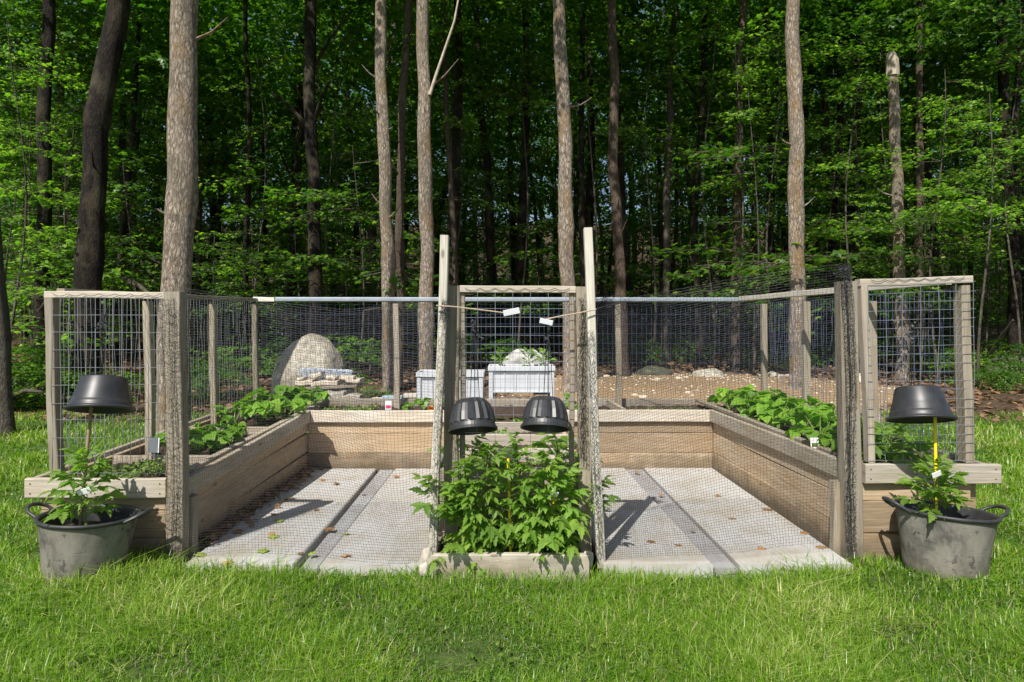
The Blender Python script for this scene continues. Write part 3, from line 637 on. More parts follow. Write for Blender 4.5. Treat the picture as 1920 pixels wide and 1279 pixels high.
def soil(parent,poly,zf,name='soil',res=.022,amp=.022,seed=0):
    """poly: x0(y),x1(y) given as corners [(x0,y0),(x1,y0),(x1b,y1),(x0b,y1)]"""
    (ax,y0),(bx,_),(cx,y1),(dx,_)=poly; n=int((y1-y0)/res)+2; m=int(max(bx-ax,cx-dx)/res)+2
    v=np.linspace(0,1,n)[:,None]; u=np.linspace(0,1,m)[None]
    Y=y0+(y1-y0)*v+0*u; X=(ax+(dx-ax)*v)*(1-u)+(bx+(cx-bx)*v)*u
    r=np.random.default_rng(seed); Z=zf(X,Y)+amp*(.6*np.sin(X*9+seed)*np.sin(Y*8+1)+.5*np.sin(X*21+Y*17)*np.sin(Y*25-X*11))+amp*.5*r.normal(0,1,X.shape)*.55
    i=np.arange(n-1)[:,None]; j=np.arange(m-1)[None]; Fq=np.stack([i*m+j,i*m+j+1,(i+1)*m+j+1,(i+1)*m+j],-1).reshape(-1,4)
    mb=MB(); mb.add(np.stack([X,Y,Z],-1).reshape(-1,3),None,Fq,np.stack([X,Y],-1).reshape(-1,2)); return mb.build(name,M['soil'],parent,True)
CH=.11; CTK=.038      # cap board height and thickness
# left bed
zLf,zLb=.486,.535; yF,yI,yO=3.84,6.22,7.02
S=[]
planks(S,(-2.73,yF),(-1.915,yF),(zLf-.03,zLf-.03),(-.03,-.03))                         # front
planks(S,(-1.935,yF+.02),(-1.955,yI+.05),(zLf-.03,zLb-.03),(-.02,-.06))                    # inner
planks(S,(-2.735,yF+.02),(-2.735,yO),(zLf-.03,zLb-.03),(-.02,-.05))                      # outer
S.append(('cap_board',CP,(-2.80,yF-.039,zLf-CH/2),(-1.99,yF-.039,zLf-CH/2),CTK,CH,(0,0,1)))
S.append(('cap_board',W,(-1.895,yF-.06,zLf-CH/2-.004),(-1.918,yI+.02,zLb-CH/2-.003),CTK,CH,(0,0,1)))
S.append(('cap_board',W,(-2.775,yF-.0,zLf-CH/2-.003),(-2.775,yO,zLb-CH/2-.003),CTK,CH,(0,0,1)))
S.append(('inner_rim',W,(-1.975,yF+.05,zLf-.012),(-1.99,yO-.05,zLb-.012),.05,.03,(0,0,1)))
S.append(('partition_board',W,(-2.70,4.47,.43),(-1.975,4.47,.43),.035,.09,(0,0,1)))
S.append(('partition_board',W,(-2.70,5.55,.44),(-1.98,5.55,.44),.035,.09,(0,0,1)))
S.append(('plank',PL,(-2.735,yO+.02,.4),(-1.98,yO+.02,.4),.036,.26,(0,0,1)))
bl=bed((-2.33,5.4,0),'left arm of the timber beds with leafy beans and two bare soil steps',S)
soil(bl,[(-2.71,3.87),(-1.98,3.87),(-1.98,4.45),(-2.71,4.45)],lambda x,y:.425+0*x,seed=1)
soil(bl,[(-2.71,4.49),(-1.98,4.49),(-1.985,5.53),(-2.71,5.53)],lambda x,y:.40+.0*x,seed=2,amp=.04)
soil(bl,[(-2.71,5.57),(-1.98,5.57),(-1.985,7.0),(-2.71,7.0)],lambda x,y:.45+0*x,seed=3)
# right bed
zRf,zRb=.567,.54
S=[]
planks(S,(1.99,yF),(2.66,yF),(zRf-.03,zRf-.03),(-.03,-.03))
planks(S,(1.995,yF+.02),(1.925,yI+.05),(zRf-.03,zRb-.03),(-.02,-.06))
planks(S,(2.70,yF+.02),(2.70,yO),(zRf-.03,zRb-.03),(-.02,-.05))
S.append(('cap_board',CP,(2.03,yF-.039,zRf-CH/2),(2.81,yF-.039,zRf-CH/2),CTK,CH,(0,0,1)))
S.append(('cap_board',W,(1.975,yF-.06,zRf-CH/2-.004),(1.885,yI+.02,zRb-CH/2-.003),CTK,CH,(0,0,1)))
S.append(('cap_board',W,(2.745,yF,zRf-CH/2-.003),(2.745,yO,zRb-CH/2-.003),CTK,CH,(0,0,1)))
S.append(('inner_rim',W,(2.05,yF+.05,zRf-.012),(1.965,yO-.05,zRb-.012),.05,.03,(0,0,1)))
S.append(('plank',PL,(1.96,yO+.02,.4),(2.70,yO+.02,.4),.036,.26,(0,0,1)))
br=bed((2.35,5.4,0),'right arm of the timber beds crowded with big bright bean leaves',S)
soil(br,[(2.06,3.87),(2.68,3.87),(2.68,7.0),(1.98,7.0)],lambda x,y:.475+0*x,seed=4)
# back bed
S=[]
planks(S,(-1.93,yI+.04),(-.47,yI+.04),(.50,.50),(-.07,-.07)); planks(S,(.42,yI+.04),(1.90,yI+.04),(.51,.51),(-.07,-.07))
S.append(('cap_board',CP,(-1.895,yI,.531-CH/2),(-.46,yI,.531-CH/2),CTK,CH,(0,0,1)))
S.append(('cap_board',CP,(.42,yI,.535-CH/2),(1.862,yI,.535-CH/2),CTK,CH,(0,0,1)))
S.append(('cap_board',W,(-1.96,yO-.02,.545-.05),(1.94,yO-.02,.545-.05),CTK,.10,(0,0,1)))
S.append(('partition_board',W,(1.07,yI+.07,.50),(1.02,yO-.05,.50),.035,.08,(0,0,1)))
bb=bed((0,6.6,0),'back stretch of the timber beds under the metal rail, mostly bare soil',S)
soil(bb,[(-1.95,yI+.06),(1.93,yI+.06),(1.93,7.0),(-1.95,7.0)],lambda x,y:.465+0*x,seed=5)
# centre bed
zc=.52; S=[]
xl0,xr0,xl1,xr1=-.44,.46,-.47,.42
planks(S,(xl0,3.93),(xr0,3.93),(zc-.03,zc-.03),(-.03,-.03),n=3,mt=W)
planks(S,(xl0+.02,3.95),(xl1+.02,yI+.02),(zc-.03,.50),(-.03,-.06)); planks(S,(xr0-.02,3.95),(xr1-.02,yI+.02),(zc-.03,.50),(-.03,-.06))
S.append(('cap_board',W,(xl0-.03,3.89,zc-.052),(xr0+.03,3.89,zc-.052),CTK,.10,(0,0,1)))
S.append(('cap_board',W,(xl0-.015,3.93,zc-.052),(xl1-.015,yI-.03,.531-.052),CTK,.10,(0,0,1)))
S.append(('cap_board',W,(xr0+.015,3.93,zc-.052),(xr1+.015,yI-.03,.531-.052),CTK,.10,(0,0,1)))
for yy in (4.45,5.0,5.55): S.append(('partition_board',CP,(-.43,yy,zc-.045),(.42,yy,zc-.045),.032,.1,(0,0,1)))
bc=bed((0,5.0,0),'narrow middle arm of the timber beds with soil steps behind the tomatoes',S)
soil(bc,[(-.43,3.97),(.42,3.97),(.40,6.2),(-.44,6.2)],lambda x,y:.44+0*x,seed=6)
S=[]
S.append(('front_board',CP,(-.448,3.56,.055),(.415,3.56,.055),.04,.16,(0,0,1)))
S.append(('side_board',W,(-.43,3.585,.05),(-.43,3.90,.05),.035,.13,(0,0,1))); S.append(('side_board',W,(.40,3.585,.05),(.40,3.90,.05),.035,.13,(0,0,1)))
bfp=bed((0,3.6,0),'low planter box on the grass in front of the middle arm',S,None); 
soil(bfp,[(-.41,3.585),(.38,3.585),(.38,3.9),(-.41,3.9)],lambda x,y:.07+0*x,seed=7,res=.015,amp=.015)
# ------------------------------------------------------------------ paving
def slab(x0,x1,x0b,x1b,zf,zb,mt,label,group,yf=3.6,yb=6.235,th=.075):
    n=10; V=[];U=[];Fq=[]
    r=random.random()*9; prof=[(0,0,0),(0,1,0),(.012,1,1)]
    t=np.linspace(0,1,n)
    mb=MB()
    for k in range(n):
        y=yf+(yb-yf)*t[k]; a=x0+(x0b-x0)*t[k]; b=x1+(x1b-x1)*t[k]; z=zf+(zb-zf)*t[k]
        row=[(a,y,z-th),(a,y,z-.008),(a+.008,y,z),(b-.008,y,z),(b,y,z-.008),(b,y,z-th)]
        V+=row; U+=[(r+y,q[0]+q[2]) for q in row]
    for k in range(n-1):
        for j in range(5): Fq.append((k*6+j,k*6+j+1,(k+1)*6+j+1,(k+1)*6+j))
    mb.add(V,None,Fq,U)
    for k in (0,n-1): mb.add(V[k*6:k*6+6],None,[(0,1,4,5),(1,2,3,4)],[(r+q[2]*3,q[0]) for q in V[k*6:k*6+6]])
    o=mb.build('paving_slab',mt); return tag(o,label,'paving slab',group)
zf,zb=.062,-.022
slab(-1.80,-1.195,-1.93,-1.285,zf,zb,M['slab'],'pale slab of the left bay beside the left bed, crossed by a triangular shadow','pale paving slabs of the two bays')
slab(-1.165,-1.06,-1.255,-1.115,zf-.022,zb-.012,M['strip'],'narrow darker sunken strip between the two left bay slabs','dark sunken strips between slabs')
slab(-1.05,-.455,-1.108,-.49,zf,zb,M['slab'],'pale slab of the left bay next to the tomatoes','pale paving slabs of the two bays')
slab(.50,1.10,.44,1.07,zf+.004,zb+.006,M['slab'],'pale slab of the right bay next to the tomatoes, with a post shadow','pale paving slabs of the two bays')
slab(1.11,1.235,1.08,1.24,zf-.016,zb-.008,M['strip'],'narrow darker sunken strip between the two right bay slabs','dark sunken strips between slabs')
slab(1.245,1.865,1.25,1.90,zf+.004,zb+.006,M['slab'],'pale slab of the right bay beside the right bed','pale paving slabs of the two bays')
# ------------------------------------------------------------------ fence runs
def post(t,p0,p1,w=.05,d=.06,mt=W,name='post',label=None,seg=5,warp=.006):
    mb=MB(); beam(mb,p0,p1,w,d,(0,1,0),.004,warp,seg); o=mb.build(name,mt,t)
    if label: o['label']=label
    return o
def mesh_panel(t,o,ux,L,zb,zt,sx,sz,r=.0012,wob=.004,name='wire_mesh',seed=0,sub=4):
    """vertical wires every sx, horizontal every sz; o=(x,y) start, ux unit dir; zb/zt pairs at both ends"""
    rr=np.random.default_rng(seed); mb=MB(); nx=int(L/sx)+1; A=[];Bb=[]
    def pt(u,f):
        b=zb[0]+(zb[1]-zb[0])*u/L; tt=zt[0]+(zt[1]-zt[0])*u/L
        return np.array([o[0]+ux[0]*u,o[1]+ux[1]*u,b+(tt-b)*f])
    nrmv=np.array([-ux[1],ux[0],0]); tv=np.array([ux[0],ux[1],0])
    for i in range(nx):
        pts=[pt(min(i*sx,L),f)+(tv*rr.normal(0,wob*.6)+nrmv*rr.normal(0,wob))*(0<f<1) for f in np.linspace(0,1,sub+1)]
        A+=pts[:-1];Bb+=pts[1:]
    hgt=zt[0]-zb[0]; nz=int(hgt/sz)+1
    for j in range(nz):
        f=1-j*sz/hgt
        if f<0: continue
        us=np.linspace(0,L,max(3,int(L/.3)))
        pts=[pt(u,f)+np.array([0,0,rr.normal(0,wob*.35)])+nrmv*rr.normal(0,wob*.6) for u in us]; A+=pts[:-1];Bb+=pts[1:]
    wires(mb,A,Bb,r,4); return mb.build(name,M['wire'],t)
# left side fence
t=thing('fence',(-2.66,5.3,0),'left side wire fence with slim timber posts running back beside the beans','fence','side and back runs of the garden fence')
for y in (4.81,5.86): post(t,(-2.64,y,.30),(-2.66,y,1.53))
post(t,(-2.665,6.86,.3),(-2.675,6.86,1.54),.05,.05)
mb=MB(); beam(mb,(-2.645,3.86,1.565),(-2.655,6.84,1.59),.045,.035); mb.build('top_rail',W,t)
mesh_panel(t,(-2.705,3.87),(0,1),2.97,(.47,.5),(1.56,1.575),.0508,.1016,seed=1,wob=.007)
# back fence
t=thing('fence',(0,6.86,0),'back wire fence hung under the grey metal rail','fence','side and back runs of the garden fence')
post(t,(-1.195,6.86,.3),(-1.21,6.86,1.56),.058,.05); post(t,(1.115,6.86,.3),(1.10,6.86,1.555),.058,.05,label='slightly leaning post'); post(t,(2.63,6.88,.3),(2.63,6.88,1.55),.055,.06,label='post cut at a slant on top')
mb=MB(); beam(mb,(-2.45,6.83,1.593),(2.40,6.83,1.590),.035,.05,ch=.012); mb.build('metal_rail',M['pipe'],t)
mb=MB(); beam(mb,(-2.68,6.83,1.597),(-2.46,6.83,1.592),.035,.046); mb.build('rail_end',M['whitewood'],t)
mesh_panel(t,(-2.66,6.87),(1,0),5.28,(.45,.45),(1.545,1.54),.0508,.1016,seed=2,r=.0013,wob=.004).data.materials[0]=M['wireblue']
# right side fence
t=thing('fence',(2.62,5.3,0),'right side wire fence with a sloping whitish top rail','fence','side and back runs of the garden fence')
post(t,(2.64,4.81,.3),(2.62,4.81,1.53),.062,.06); post(t,(2.635,5.88,.3),(2.625,5.88,1.55),.058,.06)
mb=MB(); beam(mb,(2.605,3.93,1.632),(2.36,6.80,1.60),.04,.045); mb.build('top_rail',M['whitewood'],t)
mesh_panel(t,(2.675,3.87),(0,1),2.97,(.5,.5),(1.58,1.56),.0508,.1016,seed=3,wob=.007,r=.0017).data.materials[0]=M['wireblue']
# front left framed panel
t=thing('framed_wire_panel',(-2.3,3.83,0),'left front framed wire panel standing on the pale cap board','fence panel','framed wire panels across the front')
post(t,(-2.655,3.85,.49),(-2.69,3.85,1.525),.052,.064,W); post(t,(-1.99,3.85,.49),(-2.0,3.85,1.52),.05,.05,CP)
mb=MB(); beam(mb,(-2.715,3.85,1.545),(-2.0,3.85,1.54),.06,.04,seg=5,warp=.004); mb.build('top_rail',CP,t)
mesh_panel(t,(-2.665,3.812),(1,0),.66,(.50,.50),(1.53,1.53),.0508,.1016,r=.0016,seed=4,wob=.006)
# corner post left (netting wraps it)
t=thing('fence_post',(-1.94,3.83,0),'stout weathered corner post wrapped in black netting, left of the left bay','post','stout corner posts at the bay mouths')
post(t,(-1.915,3.775,-.05),(-1.945,3.80,1.56),.095,.08,W,'timber',seg=8)
post(t,(-1.885,3.86,-.05),(-1.885,3.86,.37),.075,.07,W,'foot_block')
cpl=t
# front right framed panel
t=thing('framed_wire_panel',(2.35,3.83,0),'right front framed wire panel with wide mesh, taller than the left one','fence panel','framed wire panels across the front')
post(t,(2.09,3.85,.57),(2.045,3.85,1.60),.04,.06,CP); post(t,(2.66,3.86,.57),(2.635,3.86,1.60),.052,.08,W)
mb=MB(); beam(mb,(2.02,3.85,1.615),(2.675,3.85,1.635),.06,.042,seg=5,warp=.004); mb.build('top_rail',CP,t)
mesh_panel(t,(2.06,3.812),(1,0),.62,(.58,.58),(1.60,1.62),.1016,.0508,r=.0016,seed=5,wob=.007)
t=thing('fence_post',(1.98,3.83,0),'stout corner post bundled in dense black netting, right of the right bay','post','stout corner posts at the bay mouths')
post(t,(1.955,3.79,-.05),(1.925,3.80,1.62),.10,.08,W,'timber',seg=8)
post(t,(1.893,3.845,-.05),(1.893,3.845,.46),.06,.06,W,'foot_block')
cpr=t
# centre frame
t=thing('framed_wire_panel',(0,3.80,0),'tall centre frame of grey posts and wire mesh between the two bays','fence panel','framed wire panels across the front')
post(t,(-.345,3.80,.0),(-.345,3.80,1.595),.083,.06,W); post(t,(.42,3.80,.0),(.405,3.80,1.59),.075,.06,W)
post(t,(-.287,3.81,.5),(-.287,3.81,1.57),.03,.035,W,'stile'); post(t,(.345,3.81,.5),(.345,3.81,1.57),.028,.035,W,'stile')
mb=MB(); beam(mb,(-.30,3.80,1.577),(.365,3.80,1.572),.05,.04,seg=4,warp=.003); mb.build('top_rail',CP,t)
mesh_panel(t,(-.30,3.776),(1,0),.66,(.47,.47),(1.566,1.566),.1016,.0508,r=.0015,seed=6,wob=.005)
# white stakes
for (a,b,w0,lab) in ((P(834,442,3.70),P(812,1075,3.66),.046,'whitish timber stake leaning left of the centre frame'),(P(1102,428,3.70),P(1127,1062,3.66),.046,'tall white timber stake at the right of the centre frame, the taller of the two')):
    a=a.copy(); b=b.copy(); b[1]=3.66; mb=MB(); beam(mb,b,a,w0,.06,(0,1,0),.004,.008,8); o=mb.build('timber_stake',M['whitewood']); tag(o,lab,'stake','white stakes holding the net doors')
# ------------------------------------------------------------------ netting
def fold(pts,dense,r,seed,spread=.035,name='netting_bundle',parent=None,depth=.02):
    """gathered net: many crossing strands along a line"""
    rr=np.random.default_rng(seed); pts=np.asarray(pts,float); mb=MB(); n=26
    tt=np.linspace(0,1,n); base=np.stack([np.interp(tt,np.linspace(0,1,len(pts)),pts[:,k]) for k in range(3)],-1)
    for i in range(dense):
        off=rr.uniform(-1,1)*spread; o2=rr.uniform(-1,.2)*depth; c=base+np.array([1,0,0])*off+np.array([0,1,0])*o2+np.cumsum(rr.normal(0,.0025,(n,3)),0)*[1,.6,.2]+rr.normal(0,.003,(n,3))
        wires(mb,c[:-1],c[1:],r,3)
    L=np.linalg.norm(pts[-1]-pts[0]); m=int(L/.009)
    for i in range(m):
        t_=(i+rr.random()*.5)/m; c=np.array([np.interp(t_,np.linspace(0,1,len(pts)),pts[:,k]) for k in range(3)])
        xs=np.linspace(-spread,spread,6); q=c+np.stack([xs,-depth*.8+rr.normal(0,.007,6),rr.normal(0,.011,6)],-1); wires(mb,q[:-1],q[1:],r,3)
    return mb.build(name,M['net'],parent)
def net(name_label,bot,top,nx,nz,seed,wave,parentloc,r=.00072):
    rr=np.random.default_rng(seed); u=np.linspace(0,1,nx)[None]; v=np.linspace(0,1,nz)[:,None]
    bot=np.asarray(bot,float); top=np.asarray(top,float)
    def ip(A,t): return np.stack([np.interp(t,np.linspace(0,1,len(A)),A[:,k]) for k in range(3)],-1)
    Bt=ip(bot,u[0])[None]; Tp=ip(top,u[0])[None]; G=Bt+(Tp-Bt)*v[...,None]
    G=G+wave(u,v)[...,:]
    G=G+rr.normal(0,.0012,G.shape)
    t=thing('garden_netting',parentloc,name_label,'netting','black netting doors across the bays')
    # subdivide for smoothness not needed: one segment per cell
    mb=MB(); grid_strands(mb,G,r); mb.build('net_sheet',M['net'],t); return t
def wv1(u,v):
    s=np.sin(math.pi*u); dz=-.10*s*(v**1.5)*.0+ -.05*np.sin(math.pi*np.clip(u,0,1))*v*0
    drop=-.10*np.exp(-((u-.86)/.12)**2)*np.sin(v*5)*1.0-.03*np.sin(u*5+v*4)
    y=.035*np.sin(u*7+v*3)+.03*np.sin(v*9)*s+0*u
    x=.012*np.sin(v*8+u*3)
    return np.stack(np.broadcast_arrays(x,y,drop*np.clip(v*(1-v)*4,0,1)),-1)
nl=net('fine black netting drawn across the left bay from the corner post to the centre frame',
    [P(340,1047,3.70),P(450,1040,3.68),P(600,1042,3.62),P(720,1052,3.62),P(806,1060,3.62)],
    [P(345,541,3.76),P(400,549,3.8),P(480,561,3.85),P(560,572,3.8),P(640,580,3.78),P(820,572,3.72)],92,98,1,wv1,(-1.2,3.7,0))
fold([P(325,1045,3.72),P(328,900,3.72),P(322,700,3.72),P(318,560,3.73)],9,.0009,3,.045,parent=nl)
fold([P(812,1040,3.62),P(822,800,3.63),P(833,600,3.64),P(838,565,3.66)],5,.0008,4,.026,parent=nl)
def wv2(u,v):
    s=np.sin(math.pi*u); drop=-.05*np.sin(u*4+1)*1-.04*np.sin(v*6+u*2)
    y=.04*np.sin(u*6+v*4+2)+.03*np.sin(v*8+1)*s
    x=.012*np.sin(v*7+u*5)
    return np.stack(np.broadcast_arrays(x,y,drop*np.clip(v*(1-v)*4,0,1)),-1)
nr=net('fine black netting across the right bay, its top edge rising to the right post',
    [P(1130,1056,3.62),P(1250,1040,3.62),P(1400,1035,3.66),P(1570,1020,3.70)],
    [P(1122,575,3.72),P(1180,558,3.8),P(1260,545,3.85),P(1400,519,3.85),P(1572,496,3.76)],90,104,2,wv2,(1.2,3.7,0))
fold([P(1592,1035,3.72),P(1590,900,3.72),P(1592,700,3.72),P(1585,560,3.73),P(1580,497,3.74)],12,.0010,5,.032,parent=nr,depth=.035)
fold([P(1092,860,3.74),P(1090,700,3.74),P(1092,560,3.75)],10,.0009,6,.022,parent=nr)
fold([P(1124,1040,3.62),P(1116,860,3.63),P(1106,620,3.65)],5,.0008,7,.02,parent=nr)
# slack net sagging behind, from the left corner across the back fence
def sag(label,A,Bp,C,Dp,nx,nz,seed,loc,bow):
    u=np.linspace(0,1,nx)[None,:,None]; v=np.linspace(0,1,nz)[:,None,None]
    A,Bp,C,Dp=[np.asarray(q,float)[None,None] for q in (A,Bp,C,Dp)]
    G=(A*(1-u)+Bp*u)*(1-v)+(C*(1-u)+Dp*u)*v
    G=G+np.array([0,0,-1.])*bow*np.sin(math.pi*u)*(1-.3*v)+np.array([0,1.,0])*.05*np.sin(v*11+u*5)+np.array([0,0,1.])*.03*np.sin(v*9+u*7)
    G=G+np.random.default_rng(seed).normal(0,.002,G.shape)
    t=thing('garden_netting',loc,label,'netting','slack nets hung along the back fence'); mb=MB(); grid_strands(mb,G,.0006); mb.build('net_sheet',M['net'],t)
sag('slack black netting drooping inside the back fence, left half',(-2.6,6.78,.75),(-1.0,6.78,.72),(-2.6,6.80,1.56),(-.95,6.8,1.56),70,44,4,(-1.8,6.8,0),.12)
sag('slack black netting drooping inside the back fence, right half',(.95,6.78,.70),(2.5,6.78,.9),(.85,6.8,1.55),(2.45,6.8,1.56),66,44,5,(1.7,6.8,0),.14)
# crumpled net ball beside the right white stake
rr=np.random.default_rng(9); mb=MB()
q=P(1138,575,3.9)+rr.normal(0,1,(160,3))*[.045,.02,.045]; q=smooth(q,900); q=q+rr.normal(0,.002,q.shape); tube(mb,q,.0008,3)
tag(mb.build('netting_tangle',M['net']),'loose tangle of black netting right of the taller white stake','netting')
mb=MB()
q=P(1582,508,3.78)+rr.normal(0,1,(160,3))*[.022,.012,.02]; q=smooth(q,800); q=q+rr.normal(0,.002,q.shape); tube(mb,q,.0011,3)
tag(mb.build('netting_tangle',M['net']),'knot of black netting on top of the stout right corner post','netting')
# ------------------------------------------------------------------ ropes, tags, cords
def rope(pts,rd,mt,label,extra=None,name='rope'):
    t=thing(name,pts[len(pts)//2],label,'rope','tan ropes tying the white stakes'); mb=MB(); tube(mb,smooth(pts,14),rd,6); mb.build('cord',mt,t)
    if extra: 
        for (a,b,wd,th,nm,m2) in extra: q=MB(); beam(q,a,b,wd,th,(0,1,0),.002); q.build(nm,m2,t)
rope([P(818,573,3.64),P(850,575,3.63),P(900,581,3.64),P(948,587,3.66)],.0042,M['rope'],'tan rope from the shorter white stake to a white tag',[(P(944,588,3.65),P(974,582,3.65),.034,.006,'tag',M['white'])])
rope([P(1118,580,3.64),P(1085,587,3.63),P(1050,593,3.64),P(1018,600,3.67)],.0042,M['rope'],'tan rope from the taller white stake ending in a frayed knot',[(P(1012,601,3.66),P(1036,606,3.66),.03,.02,'knot',M['white'])])
rope([P(1118,580,3.64),P(1135,574,3.68),P(1160,569,3.76),P(1172,566,3.8)],.003,M['rubber'],'dark cord running right from the taller white stake')
def hangcord(x,y0,y1,Y,label,knot):
    random.seed(int(x)); t=thing('hanging_cord',P(x,y0,Y),label,'cord','dark cords holding up the pots')
    for k in range(3):
        mb=MB(); tube(mb,smooth([P(x+random.uniform(-2,2),y0,Y),P(x+(k-1)*3.5,(y0*2+y1)/3,Y),P(x+(k-1)*(9 if knot else 4),y1,Y+(.08 if k==1 else 0))],8),.0022,5); mb.build('strand',M['rubber'],t)
    mb=MB(); q=np.cumsum(np.random.default_rng(int(x)).normal(0,.009,(40,3)),0)*[.7,.5,.35]; q=q-q.mean(0); q[:,2]+=np.linspace(.055,-.055,40); tube(mb,q+P(x,y0+18,Y),.006,6); mb.build('loop',M['rubber'],t)
hangcord(192,585,712,3.64,'black cord looped on the left wire panel above the left smooth pot',False)
hangcord(890,600,752,3.72,'black bungee hanging in the centre frame above the left fluted pot',True)
hangcord(1028,602,752,3.72,'black bungee hanging in the centre frame above the right fluted pot',True)
hangcord(1709,608,730,3.64,'black cord on the right wire panel above the right smooth pot',False)
# ------------------------------------------------------------------ pots (upside down, tipped back)
def pot(px,py,Y,rw,hh,rt,fluted,tilt,roll,label,group):
    Mx=rotz(0)@roty(roll)@rotx(-tilt)
    c=P(px,py,Y); t=thing('upturned_pot',c,label,'flower pot',group)
    mb=MB()
    if fluted: prof=[(.002,hh-.012),(rt*.75,hh-.012),(rt*.8,hh),(rt,hh-.004),(rt+(rw-rt)*.42,hh*.82),(rt+(rw-rt)*.72,hh*.55),(rt+(rw-rt)*.88,hh*.27),(rw*.90,hh*.22),(rw*.91,hh*.21),(rw*.94,hh*.1),(rw*.96,hh*.06),(rw,.012),(rw*1.0,.0),(rw*.95,0),(rw*.90,.03),(rw*.82,hh*.5),(rt*.94,hh*.9),(.002,hh-.02)]
    else: prof=[(.002,hh-.01),(rt*.8,hh-.01),(rt*.86,hh),(rt*.98,hh-.001),(rt*1.02,hh-.008),(rt+(rw*.86-rt)*.5,hh*.6),(rw*.85,hh*.28),(rw*.865,hh*.25),(rw*.885,hh*.235),(rw*.90,hh*.14),(rw*.91,hh*.08),(rw*.985,hh*.05),(rw,.014),(rw,.0),(rw*.955,-.002),(rw*.9,.02),(rw*.8,hh*.45),(rt*.95,hh*.92),(.002,hh-.018)]
    lathe(mb,prof,48 if fluted else 56,c,Mx,.075 if fluted else 0,16,(hh*.24,hh*.99)); mb.build('pot_body',M['pot'],t,not fluted); return t
pot(188,769,3.62,.17,.18,.112,False,R(15),R(-2),'smooth black pot hung upside down over the cane in the left bucket','smooth upturned pots')
pot(1727,788,3.62,.17,.18,.108,False,R(15),R(2),'smooth black pot hung upside down over the yellow stake at right','smooth upturned pots')
pot(887,808,3.66,.138,.175,.083,True,R(19),R(-5),'fluted black pot hung upside down, left of the two in the centre','fluted upturned pots')
pot(1022,804,3.66,.138,.172,.083,True,R(19),R(3),'fluted black pot hung upside down, right of the two in the centre','fluted upturned pots')
# ------------------------------------------------------------------ buckets
def bucket(px,Y,rimz,basez,r1,r0,tilt,label):
    x=(px-960)*Y/F; t=thing('bucket',(x,Y,basez),label,'bucket','big dusty tubs with tomato plants')
    hh=rimz-basez; Mx=roty(tilt[0])@rotx(tilt[1]); c=(x,Y,basez)
    mb=MB(); lathe(mb,[(.001,0),(r0*.96,0),(r0,.01),(r0*1.03,.05),(r0+(r1*.93-r0)*.5,hh*.5),(r1*.93,hh*.9),(r1*.94,hh*.955)],64,c,Mx); mb.build('tub_wall',M['bucket'],t,True)
    mb=MB(); lathe(mb,[(r1*.94,hh*.93),(r1*.965,hh*.935),(r1,hh*.96),(r1,hh*.99),(r1*.975,hh),(r1*.93,hh*.995),(r1*.915,hh*.96),(r1*.86,hh*.75),(r1*.84,hh*.66)],64,c,Mx); mb.build('rim',M['rubber'],t,True)
    for s in (-1,1):
        q=[np.array([s*r1*.93,-.075,hh*.95]),np.array([s*(r1+.035),-.072,hh+.012]),np.array([s*(r1+.062),-.04,hh+.03]),np.array([s*(r1+.066),0,hh+.034]),np.array([s*(r1+.062),.04,hh+.03]),np.array([s*(r1+.035),.072,hh+.012]),np.array([s*r1*.93,.075,hh*.95])]
        q=np.array(q)@Mx.T+np.asarray(c); mb=MB(); tube(mb,q,[.009,.009,.010,.011,.010,.009,.009],8); mb.build('handle',M['rubber'],t,True)
    mb=MB(); n=28; th=np.linspace(0,2*math.pi,49)[:-1]; rr_=np.random.default_rng(int(px)); V=[]
    for i in range(n): V+= [(r1*.855*i/(n-1)*math.cos(a),r1*.855*i/(n-1)*math.sin(a),hh*.72+rr_.normal(0,.004)) for a in th]
    Fq=[(i*48+j,i*48+(j+1)%48,(i+1)*48+(j+1)%48,(i+1)*48+j) for i in range(n-1) for j in range(48)]
    mb.add(np.array(V)@Mx.T+np.asarray(c),None,Fq,np.array(V)[:,:2]); mb.build('soil',M['soil'],t); return t
bucket(158,3.50,.365,.035,.243,.185,(R(3),R(-3)),'large dusty grey tub with black rim standing on the grass at the left corner')
bucket(1769,3.55,.375,.035,.25,.19,(R(4),R(-4)),'large dusty grey tub with black rim standing on the grass at the right corner')
